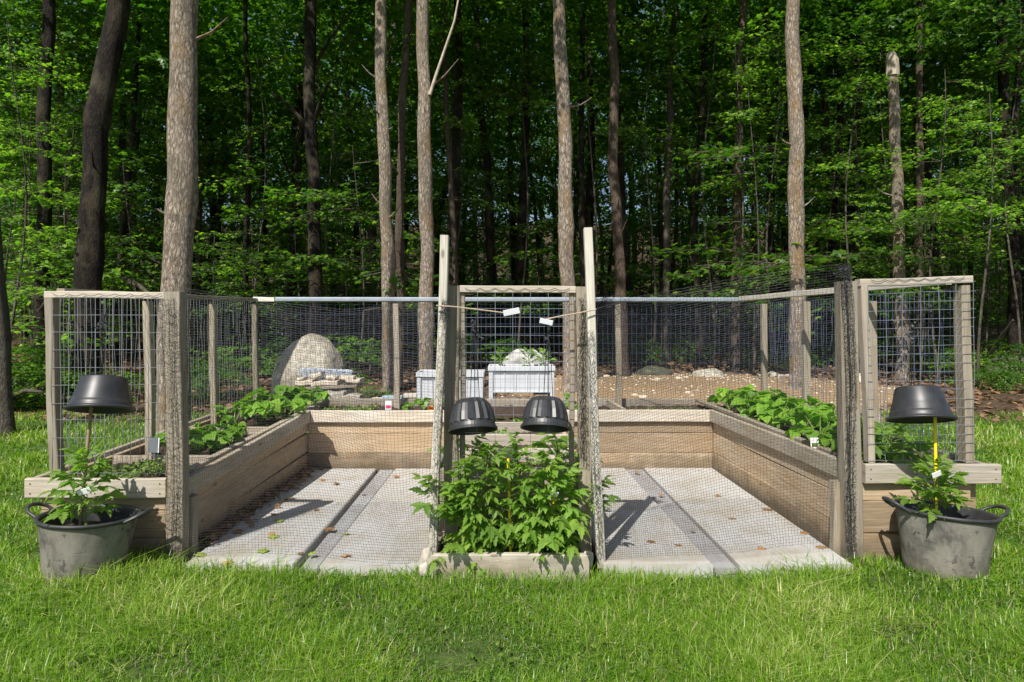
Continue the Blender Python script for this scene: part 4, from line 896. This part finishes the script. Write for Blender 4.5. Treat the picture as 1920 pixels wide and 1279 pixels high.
# ------------------------------------------------------------------ leaf plants
def outline(ts,ws,fold_=.18,droop=.3):
    V=[];n=len(ts)
    for t,w_ in zip(ts,ws): V+=[(-w_,t,fold_*w_-droop*t*t),(0,t,-droop*t*t),(w_,t,fold_*w_-droop*t*t)]
    Fq=[]
    for i in range(n-1):
        a=i*3; Fq+=[(a,a+1,a+4,a+3),(a+1,a+2,a+5,a+4)]
    return (np.array(V,float),np.zeros((0,3),int),np.array(Fq),np.zeros((len(V),2)))
tomleaf=outline([0,.08,.2,.27,.42,.5,.64,.72,.86,1],[.02,.14,.24,.17,.27,.17,.20,.10,.08,.0],.2,.28)
beanleaf=outline([-.06,0,.12,.3,.5,.7,.87,1],[.16,.30,.42,.44,.36,.24,.11,0],.16,.28)
smallleaf=outline([0,.25,.6,1],[.05,.25,.28,0],.2,.2)
def compound(seed,L=1.0,pairs=3,tpl=tomleaf):
    r=np.random.default_rng(seed); mb=MB(); st=MB(); k=.38
    def rc(t): return np.array([.04*math.sin(t*3+seed),t*L,-.26*t*t*L*.8])
    ts=np.linspace(0,1,7); tube(st,[rc(t) for t in ts],np.linspace(.022,.009,7)*L*.8,4,cap=False)
    A=[];loc=[];S_=[];Pt=[];Ro=[]
    for i in range(pairs):
        t=.3+.5*i/(pairs-1)
        for s in (-1,1):
            A.append(-s*r.uniform(.8,1.2)); loc.append(rc(t+r.normal(0,.02))); S_.append(L*(.36+.08*i)*r.uniform(.8,1.1)); Pt.append(-.12-.32*t+r.normal(0,.25)); Ro.append(r.normal(0,.35))
    A.append(r.normal(0,.1)); loc.append(rc(.93)); S_.append(L*.50); Pt.append(-.45); Ro.append(r.normal(0,.2))
    for i in range(4):
        A.append(r.choice([-1,1])*1.3); loc.append(rc(r.uniform(.4,.8))); S_.append(L*.14); Pt.append(-.3); Ro.append(0)
    mb.inst(tpl,mats(np.array(A),np.array(Pt),np.array(Ro),np.array(S_)),np.array(loc),r.random(len(A))); return mb,st
CT=[compound(i) for i in range(6)]
def tomato(loc,h,nl,ls,label,group,seed,lean=(0,0),dirs=None,zmin=.05,tilt=.35,parts_rand=True):
    r=np.random.default_rng(seed); random.seed(seed); loc=np.asarray(loc,float); t=thing('tomato_plant',loc,label,'tomato plant',group)
    st=MB(); lf=MB(); z=np.linspace(0,h,9); C=np.stack([loc[0]+lean[0]*(z/h)**1.3+.012*np.sin(z*14+seed),loc[1]+lean[1]*(z/h)**1.3+.012*np.sin(z*11),loc[2]+z],-1)
    tube(st,C,np.linspace(.008,.004,9),6)
    for i in range(nl):
        f=zmin+(1-zmin)*(i+.5*r.random())/nl; c=np.array([np.interp(f*h,z,C[:,k]) for k in range(3)])
        a=i*2.4+r.normal(0,.35)
        if dirs is not None and r.random()<.6: a=dirs+r.normal(0,.9)
        s=ls*r.uniform(.7,1.1)*(1-.45*f**3); pit=tilt+.6*f+r.normal(0,.2)-.35*(1-f)
        Mx=rotz(a)@rotx(pit)@roty(r.normal(0,.25))*s; m_,s_=CT[r.integers(6)]
        lf.merge(m_,Mx,c,r.random()); st.merge(s_,Mx,c)
    st.build('stem',M['stem'],t); lf.build('foliage',M['tomato'],t); return t
# centre tomato clump
G_='tomato plants crowding the middle planter'
cen=[(-.22,3.72,.07,.52,'left end of the row, spilling over the left bay',-.05),(-.14,3.70,.07,.60,'second from the left, under the left fluted pot',-.01),(.03,3.74,.07,.66,'tallest tomato plant, between the two fluted pots',.0),(.15,3.68,.07,.58,'leafy tomato plant under the right fluted pot',.03),(.22,3.72,.07,.46,'right end of the row, reaching over the right white stake',.08)]
for i,(x,y,z,h,l,ln) in enumerate(cen):
    tomato((x,y,z),h,52,.158,'green tomato plant, '+l,G_,50+i,(ln*.9,-.05),dirs=math.pi+R((-25,-10,0,10,25)[i]),tilt=.32)
tomato((-.22,4.05,.45),.16,11,.22,'young tomato plant in the soil behind the cap, below the left fluted pot',G_,61,(-.03,-.02)); tomato((.27,4.08,.45),.17,12,.22,'young tomato plant in the soil behind the cap, below the right fluted pot',G_,62)
tomato((.42,3.76,.35),.12,7,.14,'tomato shoot leaning out over the right white stake',G_,63,(.05,-.05),dirs=math.pi+R(60)); tomato((-.42,3.70,.35),.12,8,.15,'tomato shoot leaning out over the left bay',G_,64,(-.03,-.05),dirs=math.pi-R(60))
# low basal leaves
bz=np.random.default_rng(5); lf=MB(); st=MB()
tB=thing('tomato_plant',(0,3.66,.07),'low bushy tomato growth along the front board of the planter','tomato plant',G_)
for i in range(34):
    c=np.array([bz.uniform(-.38,.34),bz.uniform(3.62,3.82),.07+bz.uniform(.02,.3)]); Mx=rotz(math.pi+bz.normal(0,.9))@rotx(bz.normal(.25,.3))@roty(bz.normal(0,.3))*bz.uniform(.11,.19); m_,s_=CT[bz.integers(6)]; lf.merge(m_,Mx,c,bz.random()); st.merge(s_,Mx,c)
st.build('stem',M['stem'],tB); lf.build('foliage',M['tomato'],tB)
# bucket tomatoes
xl=(158-960)*3.5/F; xr=(1769-960)*3.55/F
tomato((xl,3.50,.25),.42,34,.17,'lanky tomato plant in the left tub, tied to a brown cane','tomato plants in the tubs',71,(.0,.0),tilt=.45,zmin=.22)
tomato((xr-.02,3.55,.28),.30,36,.175,'bushy tomato plant in the right tub, around the yellow stake','tomato plants in the tubs',72,(-.02,0),tilt=.5,zmin=.3)
def stake(a,b,r0,mt,label,name='plant_stake'):
    mb=MB(); tube(mb,smooth([a,(np.asarray(a)+b)/2,b],6),r0,8,noise=.05 if mt is M['bamboo'] else 0); tag(mb.build(name,mt,None,True),label,'stake')
stake(P(150,985,3.5),P(172,752,3.62),.009,M['bamboo'],'brown cane rising from the left tub into the pot')
stake(P(1756,985,3.55),P(1753,770,3.6),.0085,M['yellow'],'bright yellow stake rising from the right tub into the pot')
stake(P(957,1040,3.66),P(953,860,3.68),.008,M['yellow'],'yellow stake among the tomato leaves, left of the two in the planter')
stake(P(1040,1030,3.66),P(1037,872,3.68),.0075,M['yellow'],'yellow stake among the tomato leaves, right of the two in the planter')
for (a,b,l) in ((P(146,925,3.40),P(170,918,3.40),'white plant tag tied on the tomato in the left tub'),(P(1748,893,3.45),P(1764,886,3.45),'white tie round the yellow stake at right'),(P(1033,924,3.56),P(1046,928,3.56),'white tie low on the right stake of the planter')):
    mb=MB(); beam(mb,a,b,.03,.004,(0,1,.3),.001); tag(mb.build('plant_tag',M['card']),l,'plant tag')
# beans
def bean(loc,s,n,label,group,seed):
    r=np.random.default_rng(seed); random.seed(seed); loc=np.asarray(loc,float); t=thing('bean_plant',loc,label,'bean plant',group); st=MB(); lf=MB()
    A=[];L_=[];Pp=[];Ro=[];S_=[]
    for i in range(n):
        a=i*2.4+r.normal(0,.3); ln=s*r.uniform(.5,1.1); hh=s*r.uniform(.5,1.15); e=loc+[math.cos(a)*ln*.75,math.sin(a)*ln*.75,hh]
        tube(st,[loc,(loc+e)/2+[0,0,.03],e],[.005,.0035,.002],5,cap=False)
        for d in (-1.25,0,1.25):
            A.append(a-math.pi/2+d+r.normal(0,.15)); L_.append(e+r.normal(0,.006,3)); Pp.append(-.35+r.normal(0,.28)); Ro.append(r.normal(0,.3)); S_.append(s*r.uniform(.42,.62))
    lf.inst(beanleaf,mats(np.array(A),np.array(Pp),np.array(Ro),np.array(S_)),np.array(L_),np.repeat(r.random(n),3)*.6+.4*r.random(3*n)); st.build('stem',M['stem'],t); lf.build('foliage',M['bean'],t); return t
BL=[];BR=[]
r=np.random.default_rng(8); k=0
for (x,y,s) in [(-2.25,4.66,.17),(-2.12,4.78,.16),(-2.38,5.05,.15),(-2.2,5.72,.19),(-2.45,5.8,.18),(-2.05,5.95,.2),(-2.32,6.1,.21),(-2.5,6.35,.2),(-2.1,6.35,.22),(-2.3,6.6,.24),(-2.05,6.75,.2),(-2.5,6.75,.2),(-2.4,4.75,.14),(-2.15,5.05,.15),(-2.5,4.85,.14),(-2.3,5.3,.13),(-2.5,5.4,.12)]:
    k+=1; BL.append(bean((x,y,.42 if y<5.5 else .46),s,8,'','bean plants in the left arm',k))
for (x,y,s) in [(2.13,4.12,.15),(2.15,4.4,.17),(2.3,4.35,.2),(2.5,4.5,.2),(2.2,4.7,.22),(2.45,4.85,.22),(2.25,5.1,.22),(2.5,5.2,.2),(2.2,5.45,.22),(2.42,5.55,.22),(2.2,5.8,.22),(2.45,5.95,.22),(2.18,6.15,.2),(2.38,6.35,.2),(2.15,6.5,.2),(2.3,6.75,.2),(2.5,6.7,.18)]:
    k+=1; BR.append(bean((x,y,.48),s,9,'','bean plants in the right arm',k))
ORD=['nearest','second','third','fourth','fifth','sixth','seventh','eighth','ninth','tenth','eleventh','twelfth']
for L_,mid,pre in ((BL,-2.3,'bright bean plant of the left arm'),(BR,2.34,'big leaved bean plant of the right arm')):
    for side in (0,1):
        q=sorted([o for o in L_ if (abs(o.location.x)>=abs(mid))==bool(side)],key=lambda o:o.location.y)
        for i,o in enumerate(q): o['label']=pre+', '+ORD[i]+' from the camera in its '+('outer' if side else 'inner')+' line'
tomato((2.3,4.02,.49),.22,12,.2,'young pepper plant with dark leaves in the front of the right arm','peppers in the right arm',81); tomato((2.52,4.1,.49),.16,10,.17,'small pepper seedling right of the darker pepper plant','peppers in the right arm',82)
tomato((2.42,3.98,.49),.12,9,.15,'tiny pepper seedling at the front edge of the right arm','peppers in the right arm',83)
bean((-1.0,6.55,.46),.12,6,'small squash plant left of the shorter white stake in the back bed',None,90); bean((-.78,6.5,.46),.14,6,'squash plant beside the orange flower in the back bed',None,91)
bean((.62,6.5,.46),.15,7,'pale cabbage plant right of the centre frame',None,92)
for i,(x,y) in enumerate([(-.1,5.3),(-.22,5.7),(.08,5.75),(-.3,5.2),(.3,5.3),(-.15,4.7),(.2,4.75)]): bean((x,y,.44),.07,6,'small yellow-green seedling in the middle arm','seedlings in the middle arm',120+i)
def carpet(name,label,xr,yr,z,n,s,seed):
    r=np.random.default_rng(seed); x=r.uniform(*xr,n); y=r.uniform(*yr,n); k=(np.sin(x*13+seed)+np.sin(y*17))>-.7; x,y=x[k],y[k]; n=len(x)
    mb=MB(); L=np.stack([x,y,z+r.random(n)*s*1.4],-1); mb.inst(smallleaf,mats(r.random(n)*6.3,r.normal(.25,.4,n),r.normal(0,.3,n),s*r.uniform(.5,1.1,n)),L,r.random(n)); tag(mb.build(name,M['weed']),label,'seedlings',kind='stuff')
carpet('seedlings','tiny green seedlings covering the front soil of the left arm',(-2.68,-2.02),(3.9,4.42),.43,1300,.028,1)
carpet('seedlings','sprouting greens in a patch at the left end of the back bed',(-1.85,-1.35),(6.35,6.7),.47,500,.035,2)
carpet('seedlings','row of tiny sprouts along the right part of the back bed',(1.15,1.85),(6.35,6.5),.475,260,.035,3)
carpet('seedlings','small weeds in the middle arm between the pots',(-.4,.38),(4.1,4.4),.45,260,.03,4)
# little markers
def card(c,w_,h_,mt,label,cat='plant label',extra=None,tilt=.1):
    t=thing('plant_label',c,label,cat); mb=MB(); c=np.asarray(c,float); beam(mb,c-[0,0,h_/2],c+[0,tilt*h_,h_/2],w_,.004,(0,1,0),.001); mb.build('card',mt,t)
    if extra: q=MB(); beam(q,c-[0,.004,h_*.3],c+[0,-.003,h_*.02],w_*.8,.002,(0,1,0),.0005); q.build('picture',extra,t)
    q=MB(); beam(q,c-[0,-.004,h_/2+.08],c-[0,-.004,h_/2-.01],.008,.003,(0,1,0),.001); q.build('spike',M['card'],t)
card(P(288,835,4.42),.07,.10,M['card'],'blank white card standing on the partition beside the left corner post')
card(P(1528,831,4.35),.055,.07,M['card'],'white seed label with a green picture at the edge of the right beans',extra=M['weed'])
card(P(1657,822,4.4),.07,.02,M['card'],'small white label lying behind the pepper plants')
card(P(728,760,6.4),.06,.085,M['card'],'seed label with a pink picture in the back bed',extra=M['pink'])
# marigold
t=thing('marigold',P(808,770,6.38),'orange marigold flower by the shorter white stake','flower'); mb=MB(); rr=np.random.default_rng(4); nn_=60
mb.inst(smallleaf,mats(rr.random(nn_)*6.3,rr.uniform(0,1.3,nn_),rr.normal(0,.2,nn_),.035),np.tile(P(808,767,6.38),(nn_,1)),rr.random(nn_)); mb.build('petals',M['orange'],t); mb=MB(); tube(mb,[P(808,782,6.38),P(808,768,6.38)],.003,5); mb.build('stem',M['stem'],t)
# fallen leaves on the slabs
def leafat(px,py,s,mt,label,grp,seed,z=.03):
    r=np.random.default_rng(seed); Y=(H-z)*F/(py-V0); zz=.062+(-.084)*(Y-3.6)/2.63+.006; Y=(H-zz)*F/(py-V0); p=P(px,py,Y)
    mb=MB(); mb.inst(maple,mats(np.array([r.random()*6.3]),np.array([r.normal(0,.08)]),np.array([r.normal(0,.12)]),np.array([s])),np.array([[p[0],p[1],zz+.006]]),np.array([r.random()]))
    tag(mb.build('fallen_leaf',mt),label,'fallen leaf',grp)
for i,(a,b,s) in enumerate([(440,995,.09),(428,1053,.07),(628,992,.085),(682,925,.06),(740,895,.07),(507,965,.06),(630,905,.09),(590,955,.05),(515,1000,.05),(640,1045,.07),(560,1040,.05),(470,955,.06),(560,915,.07),(600,900,.08),(540,935,.07)]): leafat(a,b,s,M['fleaf'],'curled brown maple leaf lying in the left bay','brown leaves in the left bay',i)
for i,(a,b,s) in enumerate([(530,978,.07),(505,1010,.08),(500,1036,.08),(590,1036,.06),(375,1045,.1),(655,1001,.05)]): leafat(a,b,s,M['gleaf'],'yellow-green maple leaf lying in the left bay','green leaves in the left bay',30+i)
for i,(a,b,s) in enumerate([(1235,929,.06),(1440,958,.09),(1215,1015,.06),(1275,1025,.06),(1380,973,.06),(1295,995,.045),(1420,1030,.06),(1500,1000,.06),(1350,930,.05),(1190,885,.07),(1545,1025,.09)]): leafat(a,b,s,M['fleaf'],'brown dry leaf lying in the right bay','brown leaves in the right bay',50+i)
# debris heap along the shaded left wall
r=np.random.default_rng(2); n=420; y=r.uniform(3.9,6.15,n); x=-1.915+np.abs(r.normal(0,.07,n)); zz=.062-.084*(y-3.6)/2.63+.008
T=(np.array([[-.4,-.5,0],[.4,-.5,.1],[.5,.3,0],[0,.6,.18],[-.5,.25,.02]],float),np.array([[0,1,2],[0,2,3],[0,3,4]]),np.zeros((0,4),int),np.zeros((5,2)))
tag(MB().inst(T,mats(r.random(n)*6.3,r.normal(0,.4,n),r.normal(0,.4,n),.045*r.uniform(.3,1,n)),np.stack([x,y,zz+r.random(n)*.02],-1)).build('leaf_debris',M['litter']),'dark leaf crumbs gathered along the foot of the left arm','leaf litter',kind='stuff')
# ------------------------------------------------------------------ rocks
def rock(c,dims,seed,mt,label,name='rock',group=None,sub=4,amp=.18,flat=.35,rz=0,cat='rock',peak=False):
    import bmesh
    from mathutils import noise as nz
    bm=bmesh.new(); bmesh.ops.create_icosphere(bm,subdivisions=sub,radius=1)
    for v in bm.verts:
        p=v.co.copy(); d=nz.noise(p*1.1+Vector((seed*3.1,0,0)))*amp*1.6+nz.noise(p*2.7+Vector((0,seed*2.3,0)))*amp*.6+nz.noise(p*7+Vector((0,0,seed)))*amp*.15
        q=p*(1+d); q.z=max(q.z,-flat); 
        pw=.82 if not peak else 1.0; q=Vector([math.copysign(abs(a)**pw,a) for a in q]); v.co=q
        if peak: v.co.x=q.x*(1+.12*max(q.z,0))+.16*max(q.z,0); v.co.y*=1-.55*max(q.z,0)
    V=np.array([v.co[:] for v in bm.verts]); Fx=np.array([[v.index for v in f.verts] for f in bm.faces]); bm.free()
    V=(V*np.asarray(dims))@rotz(rz).T+np.asarray(c); mb=MB(); mb.add(V,Fx,None,V[:,:2]); return tag(mb.build(name,mt,None,True),label,cat,group)
def rockpx(px,pyb,Y,wpx,hpx,seed,mt,label,**k):
    s=Y/F; x=(px-960)*s; z=H-(pyb-V0)*s; w_=wpx*s/2; h_=hpx*s
    return rock((x,Y,z+h_*.3),(w_*.95,w_*.7,h_*.72),seed,mt,label,**k)
rockpx(576,752,9.12,140,120,19,M['boulder'],'big pale lichen-stained boulder behind the back fence',name='boulder',sub=5,amp=.085,rz=0,peak=True,cat='boulder')
rockpx(1226,712,13.2,66,24,5,M['darkstone'],'long grey-brown rock lying between two thin trunks',name='boulder',cat='boulder')
rockpx(1327,715,12.8,62,24,7,M['boulder'],'pale peaked rock on the dirt bank',name='boulder',cat='boulder')
rockpx(1240,722,12.4,18,9,8,M['palestone'],'small tan stone on the dirt bank below the long rock')
rockpx(1448,718,12.8,40,20,9,M['boulder'],'brown rock left of the thick pale right trunk')
rockpx(1460,760,9.6,36,12,10,M['palestone'],'whitish stones in the grass behind the right beans')
rockpx(1422,742,11,16,7,11,M['palestone'],'small white stone on the bare earth')
rockpx(1618,725,12.5,24,24,12,M['palestone'],'pale rounded rock seen through the right wire panel')
rockpx(1655,722,13,40,9,13,M['stone'],'flat grey stone in front of the snapped trunk')
rockpx(1854,724,14,42,12,14,M['palestone'],'flat pale rock right of the right wire panel')
rockpx(1890,712,15,110,42,15,M['darkstone'],'large dark mossy boulder in the shade at the right edge',name='boulder',cat='boulder')
rockpx(1640,800,8.2,26,34,17,M['stone'],'rough brown stone beyond the pepper plants')
rockpx(1625,745,10.5,22,12,18,M['palestone'],'pale chunk of stone in the grass at right')
rockpx(801,1058,3.56,26,30,21,M['stone'],'tan broken stone at the left corner of the low planter',amp=.3)
rockpx(795,1078,3.52,18,22,22,M['stone'],'smaller tan stone below the left corner stone',amp=.3)
rockpx(1101,1062,3.6,24,28,23,M['stone'],'tan broken stone at the right corner of the low planter',amp=.3)
r=np.random.default_rng(44)
for i in range(26):
    px=r.uniform(1130,1500); Y=r.uniform(9,13.4); x=(px-960)*Y/F; s=r.uniform(.03,.075)
    rock((x,Y,float(gz(x,Y))+s*.1),(s,s*.8,s*.5),i,M['palestone'],'fist-sized pale stone scattered on the bare earth','rock','stones scattered on the bare earth',2)
# flagstone bench and stone blocks
def blk(px0,px1,py0,py1,Y,mt,label,name,group,seed,dp=.3,tilt=0):
    s=Y/F; random.seed(seed); a=P(px0,(py0+py1)/2,Y); b=P(px1,(py0+py1)/2+tilt,Y); a[1]+=dp/2; b[1]+=dp/2
    mb=MB(); th=(py1-py0)*s; beam(mb,a,b,dp,th,(0,0,1),.015,.012,5,.95); 
    V=mb.V; V[0]+=np.random.default_rng(seed).normal(0,.008,V[0].shape) if False else 0
    return tag(mb.build(name,mt),label,'stone' if 'stone' in name else name,group)
st_=M['palestone']
blk(553,584,714,724,8.3,st_,'leftmost thick tan flagstone of the stone bench','flagstone','flagstones of the bench',1)
blk(583,632,717,727,8.3,st_,'long middle flagstone of the stone bench','flagstone','flagstones of the bench',2,tilt=-3)
blk(648,674,711,719,8.3,st_,'rightmost flagstone of the bench','flagstone','flagstones of the bench',3)
for i,(a,b,c,d,l,tl) in enumerate([(580,602,702,711,'tilted pale stone on top of the bench, left of centre',-5),(611,627,704,712,'thin pale stone on top in the middle of the bench',4),(636,662,704,712,'pale stone on top at the right of the bench',2),(556,568,708,714,'small pale stone on the left end of the bench',0)]): blk(a,b,c,d,8.32,st_,l,'flagstone','stones lying on the bench',10+i,.18,tl)
t=thing('stone_bench',P(615,735,8.4),'weathered plank base carrying the flagstones before the boulder','bench'); q=MB(); beam(q,P(560,727,8.4),P(674,722,8.4),.35,.03); q.build('plank',W,t)
for px in (580,620,655): q=MB(); beam(q,P(px,758,8.4),P(px,728,8.4),.09,.2,(0,1,0)); q.build('leg',M['stone'],t)
for i,(a,b,c,d,l) in enumerate([(563,602,740,752,'grey stone block on the ground, left one below the bench'),(608,644,735,749,'grey stone block below the middle of the bench'),(642,674,742,753,'grey stone block below the right end of the bench'),(590,612,748,758,'low grey stone block half hidden by the back bed')]): blk(a,b,c,d,8.05,M['stone'],l,'stone_block','stone blocks below the bench',20+i,.2)
# roll of wire netting on the bench
t=thing('wire_roll',P(610,700,8.7),'loose roll of grey wire netting lying between the bench and the boulder','wire roll'); mb=MB(); rr=np.random.default_rng(6)
for k in range(60):
    x0=P(565+95*k/60,697,8.7); a=np.linspace(0,6.283,19); rad=.11*(1-.35*k/60)+rr.normal(0,.006); q=np.stack([x0[0]+.02*np.sin(a*2+k),x0[1]+rad*np.cos(a),x0[2]-.04+rad*.8*np.sin(a)],-1); wires(mb,q[:-1],q[1:],.003,3)
for k in range(40):
    a=k/40*6.283; xs=np.linspace(0,1,14); q=np.array([[P(565+95*u,697,8.7)[0],8.7+.11*(1-.35*u)*math.cos(a),P(0,697,8.7)[2]-.04+.09*(1-.35*u)*math.sin(a)] for u in xs])+rr.normal(0,.004,(14,3)); wires(mb,q[:-1],q[1:],.003,3)
mb.build('mesh_coil',M['pipe'],t)
for i,(a,b,c,d,l,mt) in enumerate([(718,754,742,748,'grey-blue board lying behind the back bed',M['bluew']),(676,722,746,749,'thin pale plank on the ground right of the stone blocks',M['whitewood']),(758,782,738,745,'pale wooden plank beside the left white planter',M['whitewood']),(1000,1030,735,739,'blue plastic tray under the right white planter',M['blue'])]):
    mb=MB(); beam(mb,P(a,(c+d)/2,8.6),P(b,(c+d)/2,8.6),.12,(d-c)*8.6/F); tag(mb.build('board' if i<3 else 'tray',mt),l,'board' if i<3 else 'tray')
# ------------------------------------------------------------------ white planters
def planter(px0,px1,pyt,pyb,Y,label,gap):
    a=P(px0,pyt,Y); b=P(px1,pyt,Y); zt=a[2]; zb_=P(0,pyb,Y)[2]; x0,x1=a[0],b[0]; d=.38; g=float(gz(0,Y))
    t=thing('white_planter',((x0+x1)/2,Y,g),label,'planter','white plastic planters behind the fence')
    Wm=M['white']
    for nm,p,q,w_,h_ in (('rim',(x0-.012,Y,zt-.03),(x1+.012,Y,zt-.03),.03,.06),('rim',(x0-.012,Y+d,zt-.03),(x1+.012,Y+d,zt-.03),.03,.06),('rim',(x0,Y+.016,zt-.032),(x0,Y+d-.016,zt-.032),.03,.06),('rim',(x1,Y+.016,zt-.032),(x1,Y+d-.016,zt-.032),.03,.06)):
        m_=MB(); beam(m_,p,q,w_,h_,(0,0,1),.004); m_.build(nm,Wm,t)
    for nm,p,q,th in (('front_panel',(x0+.05,Y+.022,0),(x1-.05,Y+.022,0),.012),('back_panel',(x0+.05,Y+d-.01,0),(x1-.05,Y+d-.01,0),.012)):
        m_=MB(); p=list(p);q=list(q); p[2]=q[2]=(zt-.06+zb_)/2; beam(m_,p,q,th,zt-.062-zb_,(0,0,1),.002)
        if nm=='front_panel':
            n=5
            for i in range(1,n): xx=x0+.05+(x1-x0-.1)*i/n; beam(m_,(xx,Y+.012,zb_+.03),(xx,Y+.012,zt-.09),.012,.012,(0,1,0),.003)
            beam(m_,(x0+.05,Y+.011,zt-.078),(x1-.05,Y+.011,zt-.078),.014,.02,(0,0,1),.003); beam(m_,(x0+.05,Y+.011,zb_+.012),(x1-.05,Y+.011,zb_+.012),.014,.02,(0,0,1),.003)
        m_.build(nm,Wm,t)
    for xx in (x0+.006,x1-.006):
        m_=MB(); beam(m_,(xx,Y+.05,(zt+zb_)/2-.03),(xx,Y+d-.03,(zt+zb_)/2-.03),.012,zt-.062-zb_,(0,0,1),.002); m_.build('side_panel',Wm,t)
    for xx in (x0+.022,x1-.022):
        for yy in (Y+.018,Y+d-.018): m_=MB(); beam(m_,(xx,yy,g),(xx,yy,zt-.064),.05,.045,(0,1,0),.004); m_.build('leg',Wm,t)
    m_=MB(); beam(m_,(x0+.03,Y+d/2,zb_+.05),(x1-.03,Y+d/2,zb_+.05),d-.05,.02); m_.build('floor_panel',Wm,t)
    soil(t,[(x0+.02,Y+.03),(x1-.02,Y+.03),(x1-.02,Y+d-.03),(x0+.02,Y+d-.03)],lambda x,y:zt-.07+0*x,seed=9,res=.04)
planter(782,905,698,757,8.0,'empty white planter box partly behind the shorter white stake',0)
planter(917,1039,687,737,8.0,'white planter box on legs with three herbs, behind the centre frame',1)
for i,px in enumerate((937,991,1020)): tomato(P(px,688,8.12),.17,12,.13,['yellow-green herb at the left end of the white planter','yellow-green herb in the middle of the white planter','yellow-green herb at the right end of the white planter'][i],'herbs in the white planter',95+i,tilt=.8)
# crumpled sack dome behind the planter
rock(P(986,690,8.75),(.33,.2,.24),33,M['sack'],'crumpled whitish sack bulging up behind the white planter','sack',None,5,.26,.3,cat='sack')
# fallen branches at the forest edge
r=np.random.default_rng(12)
for i,(a,b,c,d,Y,w_) in enumerate([(100,560,70,585,12,.04),(235,525,290,560,13,.06),(1480,640,1530,600,15,.05),(1840,690,1900,600,15,.06),(20,745,80,735,9.6,.04),(1560,715,1800,700,14.5,.05)]):
    mb=MB(); p=P(a,b,Y);q=P(c,d,Y-1.0); tube(mb,smooth([p,(p+q)/2+[0,0,.06],q],9),np.linspace(w_,w_*.4,9),7,noise=.08,seed=i); tag(mb.build('fallen_branch',TB,None,True),['short bleached branch leaning left of the curving dark trunk','dead brown branches leaning behind the left wire panel','dead branch leaning behind the right side fence','broken branch leaning in the shade at the right edge','fallen branch on the ground at the left edge','long fallen branch on the ground behind the right wire panel'][i],'branch','fallen branches at the forest edge')

# scalloped tie wire stapled along the top rails of the framed panels
for o_ in [o for o in bpy.data.objects if o.name.startswith('framed_wire_panel')]:
    x_=o_.location.x; xa,xb,z0=(-2.66,-2.03,1.545) if x_<-1 else ((2.08,2.62,1.625) if x_>1 else (-.27,.33,1.575))
    u=np.linspace(0,1,60); n_=7; mb=MB()
    tube(mb,np.stack([xa+(xb-xa)*u,np.full(60,3.812 if abs(x_)>1 else 3.768),z0+.006-.014*np.abs(np.sin(u*math.pi*n_))+(.018*u if x_>1 else 0)],-1),.0016,4); mb.build('tie_wire',M['rubber'],o_)
def clover():
    r=np.random.default_rng(31); n=2600; y=r.uniform(2.2,8.5,n); x=(r.random(n)*2-1)*(y*.8)
    k=(~boxmask(x,y))&((np.sin(x*2.7+1)+np.sin(y*3.3+x))>.9); x,y=x[k],y[k]; n=len(x)
    A=np.concatenate([r.random(n)*6.3+d for d in (0,2.09,4.18)]); L=np.tile(np.stack([x,y,gz(x,y)+.02+r.random(n)*.035],-1),(3,1))
    tag(MB().inst(smallleaf,mats(A,np.full(3*n,.15),r.normal(0,.2,3*n),.02*r.uniform(.6,1.4,3*n)),L,r.random(3*n)).build('clover',M['tomato']),'small clover leaves scattered through the lawn','clover',kind='stuff')
clover()
# screws in the cap boards
for o_ in [o for o in bpy.data.objects if o.name.startswith('cap_board') and o.parent and o.parent.location.y<5.6 and o.dimensions.x>.5 and o.dimensions.y<.2]:
    pl=wloc(o_.parent); bb=[Vector(q)+pl for q in o_.bound_box]; xs=[q.x for q in bb]; y0=min(q.y for q in bb); zc_=sum(q.z for q in bb)/8
    mb=MB()
    for f in (.04,.5,.96):
        for dz in (-.028,.028): lathe(mb,[(.0005,.0025),(.003,.002),(.0042,0)],8,(min(xs)+(max(xs)-min(xs))*f,y0,zc_+dz),rotx(math.pi/2))
    q=mb.build('screws',M['rubber'],o_.parent); q['kind']='stuff'

ORD+=['thirteenth','fourteenth','fifteenth']
for g_,pre in (('brown leaves in the left bay','curled brown leaf in the left bay'),('green leaves in the left bay','yellow-green leaf in the left bay'),('brown leaves in the right bay','brown dry leaf in the right bay')):
    q=sorted([o for o in bpy.data.objects if o.get('group')==g_],key=lambda o:min(v.co.y for v in o.data.vertices))
    for i,o in enumerate(q): o['label']=pre+', '+(ORD[i]+' from the camera' if i else 'nearest the camera')
q=sorted([o for o in bpy.data.objects if o.get('group')=='seedlings in the middle arm'],key=lambda o:o.location.y)
for i,o in enumerate(q): o['label']='yellow-green seedling in the middle arm, '+(ORD[i]+' from the camera' if i else 'nearest the camera')
